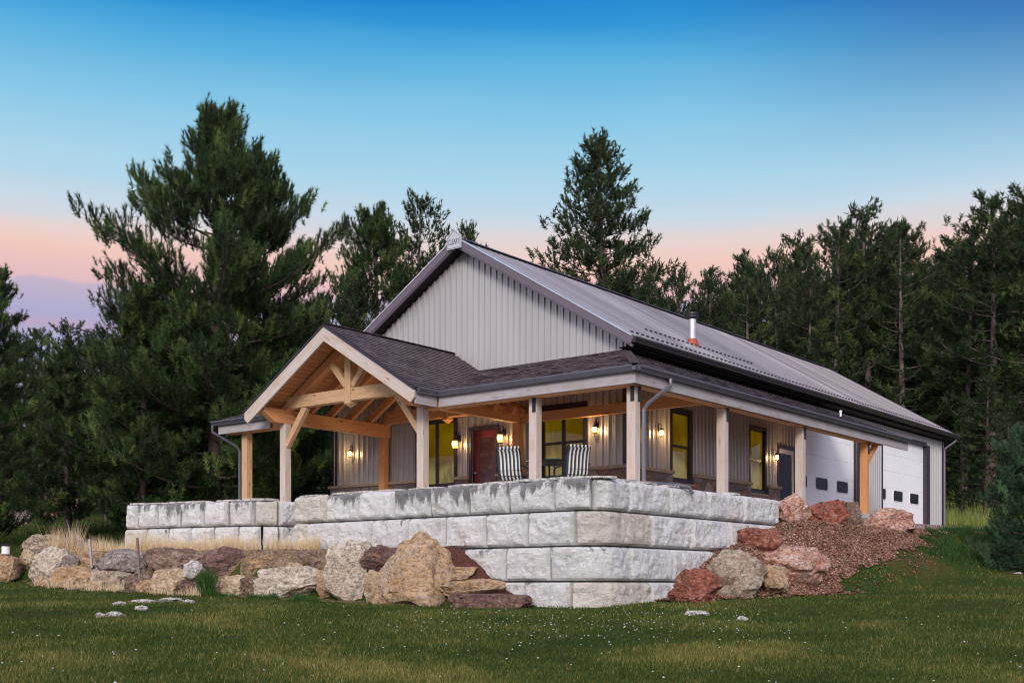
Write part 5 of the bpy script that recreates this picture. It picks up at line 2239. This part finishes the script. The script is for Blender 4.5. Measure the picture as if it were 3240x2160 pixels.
# taller open pines for the middle distance
tall1 = pine(21, 17.0, interp_prof([(0, 0), (.18, 3.2), (.35, 3.4), (.55, 2.6), (.75, 1.7), (.9, .9), (1, .2)]), .22, 90, sub=6, per=5, irregular=.14, spread=.45, jit=.34, tsize=.46, needles=22, width=.05, trunk_r=.24, up=.55, gap=.14, mat_="needle_far", tipbright=.2)
tall2 = pine(22, 17.0, interp_prof([(0, 0), (.3, 1.7), (.5, 2.2), (.7, 2.0), (.88, 1.4), (1, .35)]), .30, 46, sub=6, per=4, spread=.45, jit=.34, tsize=.50, needles=22, width=.05, trunk_r=.20, up=.8, gap=.2, mat_="needle_far", bark="bark_far", tipbright=.2)
tall3 = pine(23, 17.0, interp_prof([(0, 0), (.2, 2.4), (.45, 2.6), (.7, 2.3), (.88, 1.7), (1, .4)]), .24, 52, sub=6, per=4, spread=.45, jit=.34, tsize=.50, needles=22, width=.05, trunk_r=.22, up=.9, gap=.16, mat_="needle_far", bark="bark_far", tipbright=.3, irregular=.35)
tall4 = pine(24, 17.0, interp_prof([(0, 0), (.1, 2.0), (.3, 2.6), (.6, 1.9), (.85, 1.1), (1, .2)]), .10, 80, sub=5, per=4, spread=.45, jit=.34, tsize=.46, needles=22, width=.05, trunk_r=.19, up=.5, mat_="needle_far", tipbright=.3)
fillm = pine(25, 14.0, interp_prof([(0, 1.2), (.1, 2.6), (.4, 2.8), (.7, 2.3), (1, .4)]), .06, 60, sub=5, per=4, tsize=.46, needles=14, width=.06, trunk_r=.18, up=.6, mat_="needle_far", tipbright=.15)
VAR = [tall1, tall2, tall3, tall4]


def tree_to(px, top, Z, v, label, wid=1.0, group=None, rz=None):
    """tree of kind v whose top reaches photo row `top`"""
    p = on_ground(px, Z)
    h = (HY - top) / F * Z - p.z
    s = h / 17.0
    return plant_tree(VAR[v] if v < 4 else fillm, p, rng.uniform(0, 6.28) if rz is None else rz, (s * wid, s * (17.0 / 14.0 if v == 4 else 1)), label, group)


GF = "pines in the forest right of the house"
GB = "pines behind the house"
pine_to(sec, 12.0, 1195, 690, 55, "dense pine just left of the main roof peak", .95, 3.0, GB)
tree_to(1310, 636, 58, 1, "sparse thin pine right behind the dense one, left of the roof peak", 1.0, GB)
tree_to(1470, 728, 62, 1, "pine of which only the tip shows over the roof peak", .8, GB)
tree_to(1090, 880, 52, 3, "low pine between the largest pine and the roof peak", 1.1, GB)
tree_to(1922, 455, 66, 0, "tall conical pine standing alone above the metal roof ridge", 1.22, GB, rz=1.1)
tree_to(2040, 850, 60, 3, "dark bushy pine at the right foot of the tall conical pine", 1.2, GB)
tree_to(2130, 870, 62, 2, "shorter pine right of the tall conical pine above the flue", 1.0, GB)
tree_to(2235, 890, 64, 1, "thin pine above the roof ridge, right of the flue", 1.1, GB)
specs = [(2355, 808, 60, 2, 1.0), (2465, 768, 62, 1, .9), (2560, 780, 58, 3, 1.1), (2640, 690, 60, 2, 1.0), (2755, 630, 62, 1, 1.25), (2700, 720, 66, 2, 1.2),
         (2865, 690, 60, 2, 1.1), (2975, 790, 64, 3, 1.2), (3050, 740, 60, 2, 1.1), (3135, 612, 56, 2, 1.3), (3210, 640, 60, 0, 1.2), (3262, 585, 54, 2, 1.2)]
labs = ["leftmost tall pine of the right forest, thin top against pink sky", "narrow sparse pine with bare top, second in the right forest",
        "bushy mid height pine of the right forest before the tallest group", "round topped pine at the left shoulder of the tallest group",
        "tallest sparse pine in the middle of the right forest", "pine close behind the tallest sparse pine",
        "round topped pine right of the tallest sparse one", "lower pine in the dip of the right forest skyline",
        "pine rising from the dip towards the right edge", "tall pine with pointed top near the right edge",
        "dense pine just left of the right edge", "pine cut by the right edge of the photo"]
for (px, top, Z, v, w), lb in zip(specs, labs):
    tree_to(px, top + 35, Z, v, lb, w, GF)
rg2 = random.Random(99)
# second and third rows that close the forest; each a tree of its own
SAME = "dark forest pine standing among many others behind the front row at right"
for i in range(34):
    px = 2250 + i * 34 + rg2.uniform(-15, 15)
    top = 900 + 90 * math.sin(i * 1.3) + rg2.uniform(-60, 60) - (px - 2250) * .1
    tree_to(px, top, rg2.uniform(66, 92), rg2.choice([0, 3, 2, 4, 4]), SAME, rg2.uniform(1.1, 1.5), "background pines of the right forest")
for i in range(26):
    px = 2560 + i * 30 + rg2.uniform(-15, 15)
    top = 1080 + rg2.uniform(-90, 60)
    tree_to(px, top, rg2.uniform(60, 100), rg2.choice([4, 3, 4]), SAME, rg2.uniform(1.0, 1.4), "background pines of the right forest")
for i in range(10):
    px = 1990 + i * 40 + rg2.uniform(-15, 15)
    tree_to(px, 960 + rg2.uniform(-40, 40), rg2.uniform(70, 84), rg2.choice([0, 3, 4]), "pine in the dense row just over the roof ridge beyond the flue", 1.3, "pines over the roof ridge")
# young understory pines right of the house
for px, top, Z, lb in ((3035, 1330, 50, "young pine under the forest edge next to the rear house corner"), (3115, 1200, 48, "young bushy pine in the middle of the meadow edge"), (3190, 1290, 52, "young pine behind the blue green pine at right")):
    tree_to(px, top, Z, 3, lb, 1.5, "young pines at the meadow edge")
# left background forest
SAMEL = "distant pine in the dark woods behind the lawn at left"
for i in range(30):
    px = -120 + i * 36 + rg2.uniform(-15, 15)
    top = 1130 + rg2.uniform(-110, 80)
    tree_to(px, top, rg2.uniform(52, 80), rg2.choice([4, 4, 3, 2]), SAMEL, rg2.uniform(1.2, 1.7), "distant pines at left")
for i in range(9):
    px = -60 + i * 95 + rg2.uniform(-20, 20)
    tree_to(px, 1180 + rg2.uniform(-60, 60), 48 + rg2.uniform(-3, 5), 1, "thin trunked pine at the near edge of the left woods", 1.0, "thin pines at left")

# bare dead trunks in the right forest
for px, y0, Z, lb in ((2838, 1120, 62, "pale bare trunk rising above the far end of the roof ridge"), (2745, 1120, 66, "darker bare trunk left of the pale one")):
    mb = MB()
    p = on_ground(px, Z)
    zt_ = (HY - y0) / F * Z
    mb.tube([p, p + Vector((.1, 0, (zt_ - p.z) * .5)), Vector((p.x + .15, p.y, zt_))], [.24, .2, .13], 8)
    tk = empty("pine_tree", p, lb, "pine trunk")
    mb.build("trunk", M["bark_far"], tk)
    mb = MB()
    for q in range(9):
        z_ = p.z + (zt_ - p.z) * (.35 + .06 * q)
        a = q * 2.4
        mb.tube([(p.x + .1, p.y, z_), (p.x + .1 + math.cos(a) * .8, p.y + math.sin(a) * .8, z_ + .1), (p.x + .1 + math.cos(a) * 1.4, p.y + math.sin(a) * 1.4, z_ - .05)], [.03, .02, .01], 4)
    mb.build("dead_branches", M["bark_far"], tk)

# young blue-green pine at the right edge
yp = pine(31, 3.7, interp_prof([(0, .8), (.15, 1.3), (.5, 1.05), (.8, .6), (1, .15)]), .05, 80, sub=8, per=5, tsize=.25, needles=60, width=.022, trunk_r=.06, up=.8, mat_="needle_blue", tipbright=.3)
plant_tree(yp, on_ground(3262, 28.5), .5, .93, "young blue green pine on the lawn at the right edge")


# ------------------------------------------------------------------ grasses
def blades(name, pts, hts, wid, mat_, label, cat, tint, lean=.5, seed=1, kind="stuff"):
    rg = np.random.default_rng(seed)
    n = len(pts)
    pts = np.asarray(pts)
    az = rg.uniform(0, 2 * np.pi, n)
    side = np.stack([np.cos(az), np.sin(az), 0 * az], 1)
    la = rg.uniform(0, 2 * np.pi, n)
    ld = np.stack([np.cos(la), np.sin(la), 0 * la], 1) * (rg.uniform(0, lean, n) * hts)[:, None]
    up = np.array([0, 0, 1.])
    A = pts - side * wid[:, None]
    Bp = pts + side * wid[:, None]
    C = pts + ld + up * hts[:, None]
    V = np.stack([A, Bp, C], 1).reshape(-1, 3)
    Fc = np.arange(len(V)).reshape(-1, 3)
    tt = np.repeat(tint, 3) + np.tile([-.12, -.12, .12], n)
    me = np_mesh(name, V, Fc, M[mat_], np.clip(tt, 0, 1))
    o = bpy.data.objects.new(name, me)
    COL.objects.link(o)
    return tag(o, label, cat, kind=kind)


# cached ground height lookup on a fine grid in view space
gl_lat = np.arange(-18, 18.01, .2)
gl_Z = np.arange(9, 36.01, .2)
GH = np.zeros((len(gl_Z), len(gl_lat)))
GM = np.zeros_like(GH)
for j, Z_ in enumerate(gl_Z):
    for i, la_ in enumerate(gl_lat):
        x_, y_ = la_ * CY - Z_ * SY, la_ * SY + Z_ * CY
        GH[j, i] = ground(x_, y_)
        bad = 0
        if in_gravel(x_, y_) or in_steps_gravel(x_, y_) or in_apron(x_, y_):
            bad = 1
        if (-18.9 < x_ < -11.25 and y_ > 16.55) or (x_ < -15 and y_ > 22) or (x_ <= -18.9 and x_ > -23.9 and y_ > 16.0 + (x_ + 23.9) * .2):
            bad = 1
        u_ = la_ / Z_
        if x_ < -11.5 and ROCKLINE_U[0] < u_ < ROCKLINE_U[-1] and Z_ > lerp_tab(u_, ROCKLINE_U, ROCKLINE_Z) + .1 and y_ < 17.5:
            bad = 2
        GM[j, i] = bad


def ghz(lat, Z):
    fi = np.clip((lat - gl_lat[0]) / .2, 0, len(gl_lat) - 1.001)
    fj = np.clip((Z - gl_Z[0]) / .2, 0, len(gl_Z) - 1.001)
    i, j = fi.astype(int), fj.astype(int)
    a, b = fi - i, fj - j
    h = (GH[j, i] * (1 - a) + GH[j, i + 1] * a) * (1 - b) + (GH[j + 1, i] * (1 - a) + GH[j + 1, i + 1] * a) * b
    return h, GM[(fj + .5).astype(int), (fi + .5).astype(int)]


rgn = np.random.default_rng(3)
N = 520000
Zr = 1 / rgn.uniform(1 / 34, 1 / 9.6, N)
lr = rgn.uniform(-.62, .62, N) * Zr
hz, msk = ghz(lr, Zr)
keep = (msk == 0) & (np.abs(lr) < 17.8)
lr, Zr, hz = lr[keep], Zr[keep], hz[keep]
X_, Y_ = lr * CY - Zr * SY, lr * SY + Zr * CY
# patchy colour: clumps
fld = np.array([noise.noise(Vector((x_ * .55, y_ * .55, 0))) + .5 * noise.noise(Vector((x_ * 2.1, y_ * 2.1, 4))) for x_, y_ in zip(X_[::1], Y_[::1])])
tint = np.clip(.32 + .05 * np.clip((17 - Zr) / 5, 0, 1) + .42 * fld + rgn.normal(0, .15, len(X_)) + (rgn.uniform(0, 1, len(X_)) < .13) * .42, 0, 1)
hts = rgn.uniform(.028, .065, len(X_)) * (1 + .5 * np.clip(fld, -1, 1))
blades("lawn_grass", np.stack([X_, Y_, hz - .005], 1), hts, .0035 + .00022 * Zr, "grass", "short mown lawn grass, green with brown patches, in front of the house", "lawn grass", tint, .9, 5)


def scatter(name, n, u0, u1, z0f, z1f, h0, h1, wid, mat_, label, cat, seed, cond=None, clump=0, tmean=.5, lean=.5):
    rg = np.random.default_rng(seed)
    P, H_ = [], []
    tries = 0
    while len(P) < n and tries < n * 6:
        tries += 1
        px = rg.uniform(u0, u1)
        z0, z1 = z0f(px), z1f(px)
        Z = rg.uniform(z0, z1)
        p = at(px, 1850, Z)
        if cond and not cond(p.x, p.y):
            continue
        if clump and noise.noise(Vector((p.x * clump, p.y * clump, seed))) < -.05:
            continue
        P.append((p.x, p.y, ground(p.x, p.y)))
        H_.append((h0 + (h1 - h0) * rg.uniform(0, 1) ** 1.4) * (1 + .7 * noise.noise(Vector((p.x * 1.7, p.y * 1.7, seed + 5)))))
    P = np.array(P)
    H_ = np.array(H_)
    tn = np.clip(rg.normal(tmean, .2, len(P)), 0, 1)
    return blades(name, P, H_, np.full(len(P), wid), mat_, label, cat, tn, lean, seed)


zr_ = lambda px: lerp_tab((px - CX) / F, ROCKLINE_U, ROCKLINE_Z)
notwall = lambda x, y: not (x > -24 and y > 15.75 + (x + 23.85) * .19) if x < -19.5 else y < 16.5
scatter("dry_grass", 15000, 130, 1010, lambda p: zr_(p) + 1.0, lambda p: zr_(p) + 3.2, .03, .36, .005, "grass_dry", "pale dry tall grass growing between the rock wall and the left block wall", "dry grass", 11, notwall, .8, .8, .5)
scatter("dry_grass", 1100, 160, 255, lambda p: 25.9, lambda p: 26.6, .2, .75, .005, "grass_dry", "tall tan tuft of dry grass behind the pale mound boulder", "dry grass", 12, None, 0, .7, .45)
scatter("dry_grass", 3800, 110, 640, lambda p: zr_(p) - .75, lambda p: zr_(p) + .9, .04, .26, .004, "grass_dry", "short dry grass fringe at the foot of the rock wall", "dry grass", 13, None, 2.0, .9, .6)
scatter("weeds", 2600, 630, 1010, lambda p: zr_(p) - .95, lambda p: zr_(p) - .5, .05, .20, .007, "weed", "green weeds growing at the foot of the rock wall", "weeds", 14, None, 1.6, .5, .7)
scatter("weeds", 900, 632, 672, lambda p: zr_(p) - .6, lambda p: zr_(p) - .3, .25, .55, .009, "weed", "tall green weed clump right of the small white stone", "weeds", 15, None, 0, .5, .4)
scatter("meadow_grass", 30000, 2985, 3420, lambda p: 45.5, lambda p: 64, .35, .95, .016, "grass_tall", "tall yellow green meadow grass beyond the rear house corner", "meadow grass", 16, lambda x, y: x > XR + .1 or y > 46, 0, .5, .35)
scatter("rough_grass", 26000, -150, 900, lambda p: 28.5, lambda p: 50, .06, .2, .014, "grass", "dark rough grass in the shade behind the rocks at left", "rough grass", 17, lambda x, y: x < -25.2 or y < 15.5, 0, .30, .6)
scatter("edge_grass", 9000, 2560, 3240, lambda p: 26.5 + (p - 2560) * .004, lambda p: 40, .06, .2, .010, "weed", "thick bright green grass along the upper edge of the gravel", "grass", 18, lambda x, y: not in_gravel(x, y) and x > -11, 1.2, .4, .6)
scatter("weeds", 1500, 2420, 2960, lambda p: 23.5, lambda p: 30, .04, .14, .006, "weed", "scattered weeds poking through the red gravel slope", "weeds", 19, in_gravel, 1.5, .4, .8)

# clover flowers in the lawn
rg = np.random.default_rng(77)
V, Fc = [], []
n = 0
base8 = np.array([(math.cos(a), math.sin(a), 0) for a in np.arange(6) * math.pi / 3] + [(0, 0, .6)])
while n < 420:
    if rg.uniform() < .7:
        px, py = rg.normal(1850, 330), rg.normal(1975, 42)
    else:
        px, py = rg.uniform(-100, 3340), rg.uniform(1880, 2230)
    ok = None
    if py < 1890 or py > 2240:
        continue
    for zz in np.arange(9, 24, .1):
        p = at(px, py, zz)
        if p.z <= ground(p.x, p.y):
            ok = p
            break
    if ok is None or in_gravel(ok.x, ok.y) or (ok.y > 16.3 and ok.x < -11):
        continue
    r = rg.uniform(.006, .016)
    V.append(base8 * r + (ok.x, ok.y, ground(ok.x, ok.y) + rg.uniform(.03, .07)))
    Fc.append(np.array([(k, (k + 1) % 6, 6) for k in range(6)]) + n * 7)
    n += 1
me = np_mesh("clover_flowers", np.concatenate(V), np.concatenate(Fc), M["white"])
o = bpy.data.objects.new("clover_flowers", me)
COL.objects.link(o)
tag(o, "tiny white clover flowers dotted over the front lawn", "flowers", kind="stuff")
